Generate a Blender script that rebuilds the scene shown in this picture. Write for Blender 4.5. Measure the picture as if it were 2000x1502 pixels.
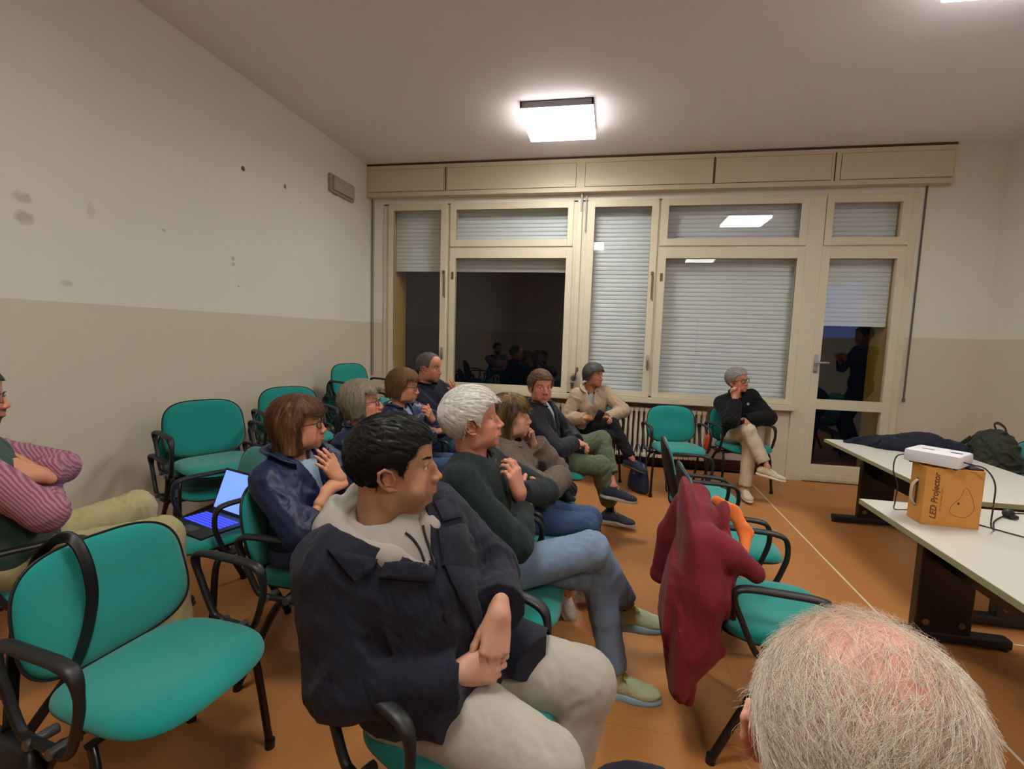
import bpy, bmesh, math, random
import numpy as np
from mathutils import Vector, Matrix
for _o in list(bpy.data.objects): bpy.data.objects.remove(_o, do_unlink=True)
SC = bpy.context.scene
COL = SC.collection
random.seed(7); RNG = np.random.default_rng(7)
# ---------------------------------------------------------------- camera
FPX, YAW, PITCH, ROLL = 958.35, .194, .1001, .0314
CAM = np.array([0, 0, 1.5])
_f = np.array([-math.sin(YAW)*math.cos(PITCH), math.cos(YAW)*math.cos(PITCH), -math.sin(PITCH)])
_r = np.array([math.cos(YAW), math.sin(YAW), 0.0]); _u = np.cross(_r, _f)
_R = math.cos(ROLL)*_r + math.sin(ROLL)*_u; _U = -math.sin(ROLL)*_r + math.cos(ROLL)*_u
cd = bpy.data.cameras.new('camera'); cam = bpy.data.objects.new('camera', cd); COL.objects.link(cam)
cd.sensor_width = 36; cd.lens = FPX/2000*36; cd.clip_start = .02
cam.matrix_world = Matrix([[_R[0], _U[0], -_f[0], CAM[0]], [_R[1], _U[1], -_f[1], CAM[1]], [_R[2], _U[2], -_f[2], CAM[2]], [0, 0, 0, 1]])
SC.camera = cam
# ---------------------------------------------------------------- night outside, exposure
w = bpy.data.worlds.new('night'); SC.world = w; w.use_nodes = True
w.node_tree.nodes['Background'].inputs[0].default_value = (.004, .005, .008, 1)
w.node_tree.nodes['Background'].inputs[1].default_value = .3
SC.view_settings.view_transform = 'Standard'; SC.view_settings.look = 'None'
SC.view_settings.exposure = 0.0; SC.view_settings.gamma = 1; SC.view_settings.use_curve_mapping = False
SC.cycles.max_bounces = 8; SC.cycles.diffuse_bounces = 5; SC.cycles.transparent_max_bounces = 12
SC.cycles.caustics_reflective = False; SC.cycles.caustics_refractive = False
SC.cycles.sample_clamp_indirect = 4
LAMP_POWER = 42.0; RIM_POWER = 15.0
LAMPS = [(-.555, 4.71), (2.03, 3.02), (-.555, .9), (2.03, -.9)]
# ---------------------------------------------------------------- helpers
def lin(c):
    c = [x/255 for x in c]
    return tuple((x/12.92 if x <= .04045 else ((x+.055)/1.055)**2.4) for x in c)
class N:
    """small node builder"""
    def __init__(s, m): s.t = m.node_tree; s.n = s.t.nodes; s.l = s.t.links
    def __call__(s, ty, ins=None, **kw):
        n = s.n.new(ty)
        for k, v in kw.items(): setattr(n, k, v)
        for k, v in (ins or {}).items():
            if isinstance(v, bpy.types.NodeSocket): s.l.new(v, n.inputs[k])
            else: n.inputs[k].default_value = v
        return n
    def math(s, op, a, b=0.0, clamp=False):
        n = s.n.new('ShaderNodeMath'); n.operation = op; n.use_clamp = clamp
        for i, v in enumerate((a, b)):
            if isinstance(v, bpy.types.NodeSocket): s.l.new(v, n.inputs[i])
            else: n.inputs[i].default_value = v
        return n.outputs[0]
    def mix(s, f, a, b, mode='MIX'):
        n = s.n.new('ShaderNodeMix'); n.data_type = 'RGBA'; n.blend_type = mode
        for i, v in ((0, f), (6, a), (7, b)):
            if isinstance(v, bpy.types.NodeSocket): s.l.new(v, n.inputs[i])
            else: n.inputs[i].default_value = v if i == 0 else (*v[:3], 1)
        return n.outputs[2]
MATS = {}
def mat(name, c, rough=.6, metal=0, spec=.5, noise=0, nscale=20, bump=0, bscale=200, bdist=.002, emit=None, es=1, coat=0, sheen=0, weave=False, vcol=False, stretch=None, sss=0):
    if name in MATS: return MATS[name]
    m = bpy.data.materials.new(name); m.use_nodes = True; t = N(m); b = t.n['Principled BSDF']
    b.inputs['Roughness'].default_value = rough; b.inputs['Metallic'].default_value = metal
    b.inputs['Specular IOR Level'].default_value = spec
    L = (*lin(c), 1); col = None
    tc = t('ShaderNodeTexCoord').outputs['Object']
    if vcol:
        col = t('ShaderNodeAttribute', attribute_name='Col').outputs['Color']
    if noise:
        nz = t('ShaderNodeTexNoise', {'Vector': tc, 'Scale': nscale, 'Detail': 4}).outputs['Fac']
        dk = t.math('MULTIPLY_ADD', nz, 0); 
        k = t.n[-1]; k.inputs[1].default_value = 2*noise; k.inputs[2].default_value = 1-noise
        col = t.mix(1.0, col if col is not None else L, k.outputs[0] if False else t('ShaderNodeCombineColor', {0: dk, 1: dk, 2: dk}).outputs[0], 'MULTIPLY')
    if col is not None: t.l.new(col, b.inputs['Base Color'])
    else: b.inputs['Base Color'].default_value = L
    if bump:
        if weave:
            w1 = t('ShaderNodeTexWave', {'Vector': tc, 'Scale': bscale, 'Distortion': 1.5, 'Detail': 1}, bands_direction='DIAGONAL').outputs['Fac']
            w2 = t('ShaderNodeTexNoise', {'Vector': tc, 'Scale': bscale*1.3, 'Detail': 2}).outputs['Fac']
            h = t.math('ADD', w1, w2)
        elif stretch:
            mp = t('ShaderNodeMapping', {'Vector': tc, 'Scale': stretch}).outputs[0]
            h = t('ShaderNodeTexNoise', {'Vector': mp, 'Scale': bscale, 'Detail': 3}).outputs['Fac']
        else:
            h = t('ShaderNodeTexNoise', {'Vector': tc, 'Scale': bscale, 'Detail': 3}).outputs['Fac']
        bp = t('ShaderNodeBump', {'Height': h, 'Strength': bump, 'Distance': bdist}).outputs[0]
        t.l.new(bp, b.inputs['Normal'])
    if emit: b.inputs['Emission Color'].default_value = (*lin(emit), 1); b.inputs['Emission Strength'].default_value = es
    if coat: b.inputs['Coat Weight'].default_value = coat
    if sheen: b.inputs['Sheen Weight'].default_value = sheen; b.inputs['Sheen Roughness'].default_value = .6
    if sss:
        b.inputs['Subsurface Weight'].default_value = sss; b.inputs['Subsurface Radius'].default_value = (.01, .004, .002); b.inputs['Subsurface Scale'].default_value = .5
    MATS[name] = m; return m

def link(name, me, m=None, parent=None, smooth=True):
    o = bpy.data.objects.new(name, me); COL.objects.link(o)
    if m is not None:
        for x in (m if isinstance(m, (list, tuple)) else [m]): me.materials.append(x)
    if parent is not None: o.parent = parent
    if smooth and len(me.polygons): me.polygons.foreach_set('use_smooth', [True]*len(me.polygons))
    return o
def from_pydata(name, v, f, m=None, parent=None, smooth=True):
    me = bpy.data.meshes.new(name); me.from_pydata([tuple(map(float, q)) for q in v], [], f); me.update()
    return link(name, me, m, parent, smooth)
def fast_mesh(name, V, Q, m=None, parent=None, cols=None, n=4):
    """V (n,3) array, Q (m,n) array of quads or triangles"""
    me = bpy.data.meshes.new(name); V = np.asarray(V, np.float32); Q = np.asarray(Q, np.int32); k = Q.shape[1]
    me.vertices.add(len(V)); me.vertices.foreach_set('co', V.ravel())
    me.loops.add(Q.size); me.loops.foreach_set('vertex_index', Q.ravel())
    me.polygons.add(len(Q)); me.polygons.foreach_set('loop_start', np.arange(0, Q.size, k, dtype=np.int32))
    me.update(calc_edges=True); me.validate()
    if cols is not None:
        a = me.color_attributes.new('Col', 'FLOAT_COLOR', 'POINT'); c = np.ones((len(V), 4), np.float32); c[:, :3] = cols
        a.data.foreach_set('color', c.ravel())
    o = link(name, me, m, parent)
    return o
def tag(o, label=None, cat=None, group=None, kind=None):
    for k, v in (('label', label), ('category', cat), ('group', group), ('kind', kind)):
        if v: o[k] = v
    return o
def empty(name, loc=(0, 0, 0), rz=0, **kw):
    o = bpy.data.objects.new(name, None); COL.objects.link(o); o.location = loc; o.rotation_euler = (0, 0, rz); o.empty_display_size = .1
    return tag(o, **kw)
class MB:
    """collects simple shapes into ONE mesh"""
    def __init__(s): s.b = bmesh.new()
    def box(s, x0, x1, y0, y1, z0, z1, bev=0, M=None):
        r = bmesh.ops.create_cube(s.b, size=1); vs = r['verts']
        for v in vs: v.co = Vector(((x0+x1)/2+v.co.x*(x1-x0), (y0+y1)/2+v.co.y*(y1-y0), (z0+z1)/2+v.co.z*(z1-z0)))
        if bev:
            es = list({e for v in vs for e in v.link_edges}); rr = bmesh.ops.bevel(s.b, geom=es, offset=bev, segments=2, affect='EDGES', profile=.6)
            vs = list({v for f in rr['faces'] for v in f.verts} | {v for v in vs if v.is_valid})
        if M is not None:
            for v in vs: v.co = M @ v.co
        return s
    def cyl(s, a, b, r, r2=None, n=12):
        a, b = Vector(a), Vector(b); d = b-a
        R = d.to_track_quat('Z', 'Y').to_matrix().to_4x4(); R.translation = (a+b)/2
        bmesh.ops.create_cone(s.b, cap_ends=True, segments=n, radius1=r, radius2=r if r2 is None else r2, depth=d.length, matrix=R); return s
    def sph(s, c, r, sc=(1, 1, 1), n=16):
        bmesh.ops.create_uvsphere(s.b, u_segments=n, v_segments=n//2+2, radius=r, matrix=Matrix.Translation(c) @ Matrix.Diagonal((*sc, 1))); return s
    def tube(s, pts, w, h=None, n=10, up=(0, 0, 1), closed=False, taper=None):
        """sweep an elliptical section w (along side) x h (along up) over pts"""
        h = w if h is None else h; P = [Vector(p) for p in pts]; m = len(P); rings = []; up = Vector(up)
        for i, p in enumerate(P):
            if closed: t = P[(i+1) % m]-P[i-1]
            else: t = P[min(i+1, m-1)]-P[max(i-1, 0)]
            t.normalize(); sd = t.cross(up)
            if sd.length < 1e-3: sd = t.cross(Vector((1, 0, 0)))
            sd.normalize(); u2 = sd.cross(t); k = 1 if taper is None else taper[i]
            rings.append([s.b.verts.new(p+sd*(w*k*math.cos(2*math.pi*j/n))+u2*(h*k*math.sin(2*math.pi*j/n))) for j in range(n)])
        for i in range(m if closed else m-1):
            A, B = rings[i], rings[(i+1) % m]
            for j in range(n): s.b.faces.new((A[j], A[(j+1) % n], B[(j+1) % n], B[j]))
        if not closed: s.b.faces.new(rings[0][::-1]); s.b.faces.new(rings[-1])
        return s
    def poly(s, pts): s.b.faces.new([s.b.verts.new(p) for p in pts]); return s
    def prism(s, pts, ext):
        """extrude planar polygon pts by vector ext"""
        A = [s.b.verts.new(p) for p in pts]; B = [s.b.verts.new(Vector(p)+Vector(ext)) for p in pts]; n = len(A)
        s.b.faces.new(A[::-1]); s.b.faces.new(B)
        for i in range(n): s.b.faces.new((A[i], A[(i+1) % n], B[(i+1) % n], B[i]))
        return s
    def build(s, name, m, parent=None, smooth=False, auto=None):
        bmesh.ops.recalc_face_normals(s.b, faces=s.b.faces[:])
        me = bpy.data.meshes.new(name); s.b.to_mesh(me); s.b.free()
        o = link(name, me, m, parent, smooth)
        if auto:
            me.polygons.foreach_set('use_smooth', [True]*len(me.polygons)); me.set_sharp_from_angle(angle=math.radians(auto))
        return o
def spline(pts, n=8, closed=False):
    P = [np.array(p, float) for p in pts]; m = len(P); out = []
    for i in range(m if closed else m-1):
        p0, p1, p2, p3 = (P[(i-1) % m], P[i], P[(i+1) % m], P[(i+2) % m]) if closed else (P[max(i-1, 0)], P[i], P[i+1], P[min(i+2, m-1)])
        for k in range(n):
            t = k/n; out.append(.5*((2*p1)+(-p0+p2)*t+(2*p0-5*p1+4*p2-p3)*t*t+(-p0+3*p1-3*p2+p3)*t**3))
    if not closed: out.append(P[-1])
    return out
def copy_tree(o, parent=None):
    c = o.copy(); COL.objects.link(c); c.parent = parent
    for ch in list(o.children): copy_tree(ch, c)
    return c
def text_mesh(name, body, size, m, parent, M, ext=.0006, serif=False):
    cu = bpy.data.curves.new(name, 'FONT'); cu.body = body; cu.size = size; cu.extrude = ext; cu.align_x = 'CENTER'; cu.align_y = 'CENTER'
    if serif: cu.shear = .25; cu.offset = .0010
    to = bpy.data.objects.new('tmp', cu); COL.objects.link(to)
    me = bpy.data.meshes.new_from_object(to.evaluated_get(bpy.context.evaluated_depsgraph_get()))
    bpy.data.objects.remove(to); me.name = name; me.transform(M)
    return link(name, me, m, parent, False)
# ---------------------------------------------------------------- room
XL, XR, YW, YN, H, ZW = -3.022, 3.732, 5.85, -3.6, 3.518, 1.607
def wall_mat(name, spots=()):
    m = bpy.data.materials.new(name); m.use_nodes = True; t = N(m); b = t.n['Principled BSDF']
    g = t('ShaderNodeNewGeometry').outputs['Position']; xyz = t('ShaderNodeSeparateXYZ', {0: g})
    z = xyz.outputs[2]; y = xyz.outputs[1]
    nz = t('ShaderNodeTexNoise', {'Vector': g, 'Scale': 1.6, 'Detail': 5}).outputs['Fac']
    up = t.mix(t.math('MULTIPLY', nz, .5), (*lin((228, 226, 216)),), (*lin((220, 217, 204)),))
    dn = t.mix(t.math('MULTIPLY', nz, .5), (*lin((211, 203, 184)),), (*lin((204, 196, 177)),))
    edge = t('ShaderNodeTexNoise', {'Vector': g, 'Scale': 9, 'Detail': 2}).outputs['Fac']
    zz = t.math('ADD', z, t.math('MULTIPLY', edge, .004))
    f = t.math('LESS_THAN', zz, ZW+.002)
    col = t.mix(f, up, dn)
    wob = t('ShaderNodeTexNoise', {'Vector': g, 'Scale': 28, 'Detail': 3}).outputs['Fac']
    for (sy, sz, ry, rz, c, st) in spots:
        a = t.math('POWER', t.math('DIVIDE', t.math('SUBTRACT', y, sy), ry), 2.0)
        bb = t.math('POWER', t.math('DIVIDE', t.math('SUBTRACT', z, sz), rz), 2.0)
        d = t.math('ADD', t.math('ADD', a, bb), t.math('MULTIPLY', wob, 1.6))
        k = t.math('MULTIPLY', t.math('SUBTRACT', 1.9, d, True), st, True)
        col = t.mix(k, col, lin(c))
    t.l.new(col, b.inputs['Base Color']); b.inputs['Roughness'].default_value = .75
    h = t('ShaderNodeTexNoise', {'Vector': g, 'Scale': 90, 'Detail': 4}).outputs['Fac']
    t.l.new(t('ShaderNodeBump', {'Height': h, 'Strength': .12, 'Distance': .002}).outputs[0], b.inputs['Normal'])
    return m
M_WALL = wall_mat('painted_wall')
M_WALL_L = wall_mat('painted_wall_marked', [
    (3.658, 2.787, .024, .022, (92, 66, 50), 2.0), (4.191, 2.804, .022, .026, (140, 105, 85), 1.2),
    (2.073, 2.13, .05, .035, (170, 150, 122), .55), (2.075, 2.03, .055, .04, (168, 146, 118), .6), (2.418, 2.153, .03, .05, (180, 166, 140), .4),
    (3.526, 2.045, .02, .02, (160, 146, 122), .6), (3.526, 2.0, .025, .02, (165, 150, 128), .6), (2.261, 1.713, .04, .02, (168, 168, 150), .5),
    (3.58, 1.83, .015, .01, (150, 132, 112), .7), (4.42, 2.72, .015, .01, (150, 132, 112), .6), (2.9, 2.14, .015, .012, (150, 136, 114), .6)])
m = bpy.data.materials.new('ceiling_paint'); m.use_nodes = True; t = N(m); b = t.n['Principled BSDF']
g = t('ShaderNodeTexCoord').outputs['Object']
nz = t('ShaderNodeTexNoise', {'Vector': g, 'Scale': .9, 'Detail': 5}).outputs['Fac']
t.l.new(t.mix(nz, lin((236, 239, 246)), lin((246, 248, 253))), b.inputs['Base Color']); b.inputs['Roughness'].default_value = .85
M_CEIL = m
# floor: orange-brown linoleum laid in squares
m = bpy.data.materials.new('orange_linoleum'); m.use_nodes = True; t = N(m); b = t.n['Principled BSDF']
g = t('ShaderNodeTexCoord').outputs['Object']
nz = t('ShaderNodeTexNoise', {'Vector': g, 'Scale': 3.0, 'Detail': 6}).outputs['Fac']
n2 = t('ShaderNodeTexNoise', {'Vector': g, 'Scale': 120, 'Detail': 3}).outputs['Fac']
c = t.mix(nz, lin((176, 118, 66)), lin((188, 128, 74)))
c = t.mix(t.math('MULTIPLY', n2, .25), c, lin((158, 98, 52)))
br = t('ShaderNodeTexBrick', {'Vector': g, 'Scale': 1.0, 'Mortar Size': .0014, 'Mortar Smooth': .3, 'Brick Width': .61, 'Row Height': .61, 'Color1': (1, 1, 1, 1), 'Color2': (.97, .97, .97, 1), 'Mortar': (.72, .66, .6, 1)}, offset=0.0).outputs['Color']
c = t.mix(1.0, c, br, 'MULTIPLY')
t.l.new(c, b.inputs['Base Color'])
rr = t.math('MULTIPLY_ADD', t('ShaderNodeTexNoise', {'Vector': g, 'Scale': 6, 'Detail': 4}).outputs['Fac'], 0); t.n[-1].inputs[1].default_value = .22; t.n[-1].inputs[2].default_value = .3
t.l.new(rr, b.inputs['Roughness']); b.inputs['Specular IOR Level'].default_value = .38
t.l.new(t('ShaderNodeBump', {'Height': n2, 'Strength': .05, 'Distance': .001}).outputs[0], b.inputs['Normal'])
M_FLOOR = m
M_FRAME = mat('cream_frame_paint', (214, 205, 182), .42, noise=.05, nscale=5, bump=.08, bscale=60)
M_PEL = mat('cream_pelmet_paint', (203, 194, 168), .5, noise=.05, nscale=3)
M_BASE = mat('dark_brown_baseboard', (62, 26, 20), .5)
M_OCHRE = mat('ochre_outer_reveal', (196, 160, 70), .7, noise=.1)
M_OUT = mat('dark_render_outside', (60, 55, 50), .9)
M_GAP_SHADE = mat('dark_gap_and_shade', (70, 58, 42), .8)
def structure(o): o['kind'] = 'structure'; return o
structure(MB().box(XL-.2, XR+.2, YN-.2, 6.02, -.15, 0).build('floor', M_FLOOR))
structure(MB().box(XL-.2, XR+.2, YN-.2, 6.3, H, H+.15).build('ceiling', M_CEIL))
structure(MB().box(XL-.18, XL, YN-.2, 6.3, 0, H).build('wall_left', M_WALL_L))
structure(MB().box(XR, XR+.18, YN-.2, 6.3, 0, H).build('wall_right', M_WALL))
structure(MB().box(XL, 1.45, YN-.18, YN, 0, H).box(2.45, XR, YN-.18, YN, 0, H).box(1.45, 2.45, YN-.18, YN, 2.1, H).build('wall_near', M_WALL))
# far wall: strip by the corner, stretch right of the door, lintel, niche below the windows
structure(MB().box(XL, -2.83, YW, 6.15, 0, H).build('wall_far_corner', M_WALL))
structure(MB().box(3.0, XR, YW, 6.15, 0, H).build('wall_far', M_WALL))
structure(MB().box(-2.83, 3.0, YW, 6.15, 3.05, H).build('wall_far_lintel', M_WALL))
structure(MB().box(-2.83, 2.0, 6.06, 6.2, 0, .80).build('wall_niche', M_WALL))
structure(MB().box(1.81, 1.995, 5.86, 6.06, 0, .80).build('trim_1', M_FRAME))
structure(MB().box(-2.83, 2.0, 5.78, 6.12, .775, .835, .004).box(-2.83, 2.0, 5.80, 6.05, .765, .78).build('trim_2', M_FRAME))   # sill board
structure(MB().box(3.0, XR, YW-.012, YW, 0, .10).build('baseboard_far', M_BASE))
structure(MB().box(-2.83, 1.81, 6.045, 6.06, 0, .12).build('baseboard_niche', M_BASE))
structure(MB().box(XR-.012, XR, YN, YW-.012, 0, .10).build('baseboard_right', M_BASE))
structure(MB().box(XL, XL+.012, YN, YW, 0, .10).build('baseboard_left', M_BASE))
# pelmet (roller-shutter casing) with five panels
px = [(-2.99, -2.045), (-2.02, -.475), (-.37, 1.155), (1.185, 2.12), (2.22, 3.12)]
YP = 5.745
p = empty('trim_3'); p['kind'] = 'structure'
MB().box(XL, 3.235, YP, YW, 3.13, 3.49).build('casing', M_PEL, p)
for a, b_ in ((-2.99, -2.03), (-1.985, -.47), (-.365, .985), (1.01, 2.13), (2.22, 3.215)):
    MB().box(a, b_, YP-.009, YP, 3.185, 3.44, .003).build('casing_panel', M_PEL, p)
MB().box(XL, 3.235, YP-.006, YP, 3.13, 3.16).build('casing_rail', M_PEL, p)
structure(MB().box(XL, 3.24, YP+.01, YW, 3.488, H).build('trim_4', M_GAP_SHADE))
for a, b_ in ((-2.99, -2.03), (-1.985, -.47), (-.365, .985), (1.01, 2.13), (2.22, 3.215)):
    MB().box(a-.004, b_+.004, YP-.0015, YP, 3.181, 3.444).build('panel_joint_shade', M_GAP_SHADE, p)  # dark rim behind each panel paints its shadow line
for x in (-2.0075, .9975, 2.165): MB().box(x-.006, x+.006, YP-.003, YP, 3.175, 3.455).build('panel_joint_shade', M_GAP_SHADE, p)
# ---------------------------------------------------------------- windows and door
m = bpy.data.materials.new('window_glass'); m.use_nodes = True; t = N(m); t.n.remove(t.n['Principled BSDF'])
bf = t('ShaderNodeNewGeometry').outputs['Backfacing']
fr = t('ShaderNodeFresnel', {'IOR': t.math('ADD', 1.46, t.math('MULTIPLY', bf, 1/1.46-1.46))}).outputs[0]
mx = t('ShaderNodeMixShader', {0: fr, 1: t('ShaderNodeBsdfTransparent', {'Color': (.97, .98, .98, 1)}).outputs[0], 2: t('ShaderNodeBsdfGlossy', {'Roughness': .0, 'Color': (1, 1, 1, 1)}).outputs[0]})
t.l.new(mx.outputs[0], t.n['Material Output'].inputs[0]); M_GLASS = m
M_SLAT = mat('shutter_slats', (232, 237, 240), .45, noise=.05, nscale=2)
M_METAL = mat('brushed_metal', (176, 174, 168), .35, metal=.9)
M_BRASS = mat('tarnished_metal', (120, 98, 66), .5, metal=.6)
def ring(mb, x0, x1, z0, z1, X0, X1, Z0, Z1, y0, y1, bev=.004):
    """frame: opening x0..x1,z0..z1 inside outline X0..X1,Z0..Z1"""
    mb.box(X0, x0, y0, y1, Z0, Z1, bev); mb.box(x1, X1, y0, y1, Z0, Z1, bev)
    mb.box(x0-.001, x1+.001, y0, y1, z1, Z1, bev); mb.box(x0-.001, x1+.001, y0, y1, Z0, z0, bev)
def bead(mb, x0, x1, z0, z1, y0, y1, w=.012):
    mb.box(x0-w, x0, y0, y1, z0-w, z1+w); mb.box(x1, x1+w, y0, y1, z0-w, z1+w); mb.box(x0-w, x1+w, y0, y1, z1, z1+w); mb.box(x0-w, x1+w, y0, y1, z0-w, z0)
YG = 5.85
def window(name, panes, handle=None, lever=None, plate=None):
    e = empty(name); e['kind'] = 'structure'
    for (x0, x1, z0, z1, X0, X1, Z0, Z1) in panes:
        mb = MB(); ring(mb, x0, x1, z0, z1, X0, X1, Z0, Z1, 5.815, 5.87); bead(mb, x0, x1, z0, z1, 5.822, 5.84, 0); mb.build('window_sash', M_FRAME, e)
        MB().box(x0-.004, x1+.004, YG, YG+.005, z0-.004, z1+.004).build('window_pane', M_GLASS, e)
    if handle:
        hx, hz = handle
        MB().box(hx-.016, hx+.016, 5.803, 5.815, hz-.075, hz+.075, .006).cyl((hx, 5.815, hz+.02), (hx, 5.785, hz+.02), .009).tube([(hx, 5.788, hz+.03), (hx, 5.78, hz), (hx, 5.788, hz-.1)], .010, .007).build('window_handle', M_METAL, e, auto=40)
    if lever:
        lx, z0, z1 = lever
        MB().box(lx-.014, lx+.014, 5.80, 5.816, z1-.03, z1+.01, .003).cyl((lx, 5.808, z0), (lx, 5.808, z1), .005).cyl((lx+.016, 5.808, z0-.02), (lx+.016, 5.808, z1-.04), .003).build('bolt_rod', M_BRASS, e)
    if plate: MB().box(plate[0]-.014, plate[0]+.014, 5.808, 5.816, plate[1]-.045, plate[1]+.045, .005).build('catch_plate', M_BRASS, e)
    return e
ZT, Z1_, Z2_, ZB = 2.977, 2.6255, 2.408, .897
window('window_1', [(-2.695, -2.083, ZB, ZT, -2.765, -2.005, .838, 3.05)], handle=(-2.045, 1.25), lever=(-2.035, 1.95, 2.25))
window('window_2', [(-1.888, -.551, Z1_, ZT, -1.965, -.485, 2.545, 3.055), (-1.888, -.551, ZB, Z2_, -1.965, -.475, .838, 2.53)], plate=(-1.925, 2.2))
window('window_3', [(-.242, .384, ZB, ZT, -.325, .462, .838, 3.05)], handle=(.43, 1.25), lever=(.425, 1.95, 2.25))
window('window_4', [(.565, 1.9065, Z1_, ZT, .49, 1.985, 2.545, 3.055), (.565, 1.9065, ZB, Z2_, .49, 1.985, .838, 2.53)], plate=(.525, 2.2))
d = empty('door_1'); d['kind'] = 'structure'
for (x0, x1, z0, z1, X0, X1, Z0, Z1) in [(2.221, 2.85, Z1_, ZT, 2.15, 2.935, 2.545, 3.055), ]:
    mb = MB(); ring(mb, x0, x1, z0, z1, X0, X1, Z0, Z1, 5.815, 5.87); mb.build('door_transom', M_FRAME, d)
mb = MB(); X0, X1 = 2.14, 2.93
mb.box(X0, 2.221, 5.81, 5.87, .01, 2.53, .004).box(2.85, X1, 5.81, 5.87, .01, 2.53, .004)
mb.box(2.22, 2.851, 5.81, 5.87, Z2_, 2.53, .004).box(2.22, 2.851, 5.81, 5.87, .806, .913, .004).box(2.22, 2.851, 5.81, 5.87, .01, .192, .004)
mb.box(X0+.03, X1-.03, 5.803, 5.81, .03, .085, .003); mb.build('door_leaf', M_FRAME, d)
for z0, z1 in ((Z1_, ZT), (.913, Z2_), (.192, .806)): MB().box(2.217, 2.854, YG, YG+.005, z0-.004, z1+.004).build('door_pane', M_GLASS, d)
MB().box(2.155, 2.195, 5.798, 5.81, 1.20, 1.40, .006).cyl((2.175, 5.81, 1.31), (2.175, 5.76, 1.31), .01).tube([(2.16, 5.765, 1.31), (2.2, 5.76, 1.31), (2.29, 5.762, 1.312)], .009, .011).build('door_handle', M_METAL, d, auto=40)
MB().cyl((2.175, 5.80, 1.235), (2.175, 5.785, 1.235), .013).build('door_lock', M_METAL, d)
for z in (1.0, 2.25): MB().cyl((2.935, 5.805, z-.05), (2.935, 5.805, z+.05), .008).build('door_hinge', M_FRAME, d)
# fixed frame behind the sashes: jambs, posts, rails
mb = MB(); YF0, YF1 = 5.835, 5.93
mb.box(-2.83, -2.76, YF0, YF1, .83, 3.06).box(-2.83, 3.0, YF0, YF1, 3.045, 3.06)
mb.box(-2.01, -1.955, YF0, YF1, .83, 3.06).box(-.49, -.32, YF0, YF1, .83, 3.06).box(.455, .495, YF0, YF1, .83, 3.06)
mb.box(-.44, -.385, YF0-.035, YF0, .80, 3.06, .004)
mb.box(-1.96, -.48, YF0, YF1, 2.515, 2.56).box(.49, 1.99, YF0, YF1, 2.515, 2.56).box(2.1, 2.96, YF0, YF1, 2.515, 2.56)
mb.box(1.98, 2.145, YF0-.015, YF1, 0, 3.06, .004).box(2.925, 3.0, YF0-.015, YF1, 0, 3.06, .004)
mb.box(-2.83, 2.0, YF0, YF1, .80, .85)
structure(mb.build('trim_5', M_FRAME))
# outer reveals (ochre render) and shutter guides
mb = MB(); mb.box(-2.85, -2.735, 5.93, 6.3, .8, 3.1).box(2.89, 3.0, 5.93, 6.3, 0, 3.1)
structure(mb.build('trim_6', M_OCHRE))
structure(MB().box(-.46, -.34, 5.93, 6.25, .8, 3.1).box(1.99, 2.14, 5.93, 6.25, 0, 3.1).box(-2.0, -1.97, 5.93, 6.0, .8, 3.1).box(.46, .49, 5.93, 6.0, .8, 3.1).build('trim_7', M_OUT))
structure(MB().box(-2.9, 3.05, 5.93, 6.9, -.1, 0).build('floor_outside', M_OUT))
def shutter(x0, x1, zb, zt, label, gap=0):
    e = empty('roller_shutter', ((x0+x1)/2, 5.985, zb), label=label, cat='roller shutter', group='roller shutters behind the glass')
    mb = MB(); P = .048; z = 0.0; hw = (x1-x0)/2; top = zt-zb
    prof = [(0, 0), (-.005, .004), (-.009, .014), (-.009, .036), (-.006, .045), (0, .0465)]
    MB().box(-hw, hw, -.012, .004, 0, .042, .003).build('bottom_bar', M_SLAT, e)
    z = .046
    while z < top:
        pts = [(-hw, a, z+b_*1.0) for a, b_ in prof]; mb.prism(pts, (2*hw, 0, 0)); z += P
    mb.box(-hw, hw, .003, .006, .04, top)
    mb.build('slats', M_SLAT, e)
    return e
shutter(-2.73, -2.0, 2.265, 3.04, 'narrow slatted shutter half lowered behind the corner window')
shutter(-1.97, -.47, 2.265, 3.04, 'wide shutter rolled almost up above the large dark window')
shutter(-.33, .455, .85, 3.04, 'narrow fully lowered shutter behind the tall middle window')
shutter(.50, 1.98, .85, 3.04, 'wide fully lowered shutter behind the large window with chairs below')
shutter(2.15, 2.885, 1.71, 3.04, 'slatted shutter half lowered behind the glazed door')
# strap and winder fittings
M_TAPE = mat('grey_shutter_tape', (96, 90, 86), .8)
o = MB().box(3.05, 3.068, 5.838, 5.842, .96, 3.13).box(3.047, 3.073, 5.83, 5.85, .93, .965, .004).build('shutter_strap', M_TAPE)
tag(o, 'grey shutter strap hanging on the wall beside the glazed door', 'strap', 'shutter straps')
o = MB().box(-3.0, -2.988, 5.836, 5.84, .93, 3.13).box(-2.975, -2.972, 5.838, 5.842, .95, 3.13).build('shutter_strap', M_TAPE)
tag(o, 'thin dark shutter strap hanging in the window wall corner', 'strap', 'shutter straps')
M_CHROME = mat('worn_chrome', (190, 190, 188), .4, metal=.5)
e = empty('shutter_winder', (-.40, 5.80, 1.02), label='round metal shutter winder with crank on the post between the windows', cat='winder')
MB().cyl((0, 0, 0), (0, -.035, 0), .055, n=28).build('winder_wheel', M_CHROME, e, auto=40)
MB().cyl((0, -.036, 0), (0, -.042, 0), .035, n=20).build('wheel_hub', M_TAPE, e, auto=40)
MB().tube([(0, -.045, -.01), (.02, -.05, .05), (.035, -.05, .10)], .012, .008).box(.02, .05, -.06, -.02, .08, .13, .006).build('crank', M_BRASS, e, auto=40)
MB().box(-.03, .0, -.02, .0, -.12, -.05, .004).build('strap_guide', M_BRASS, e)
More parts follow.
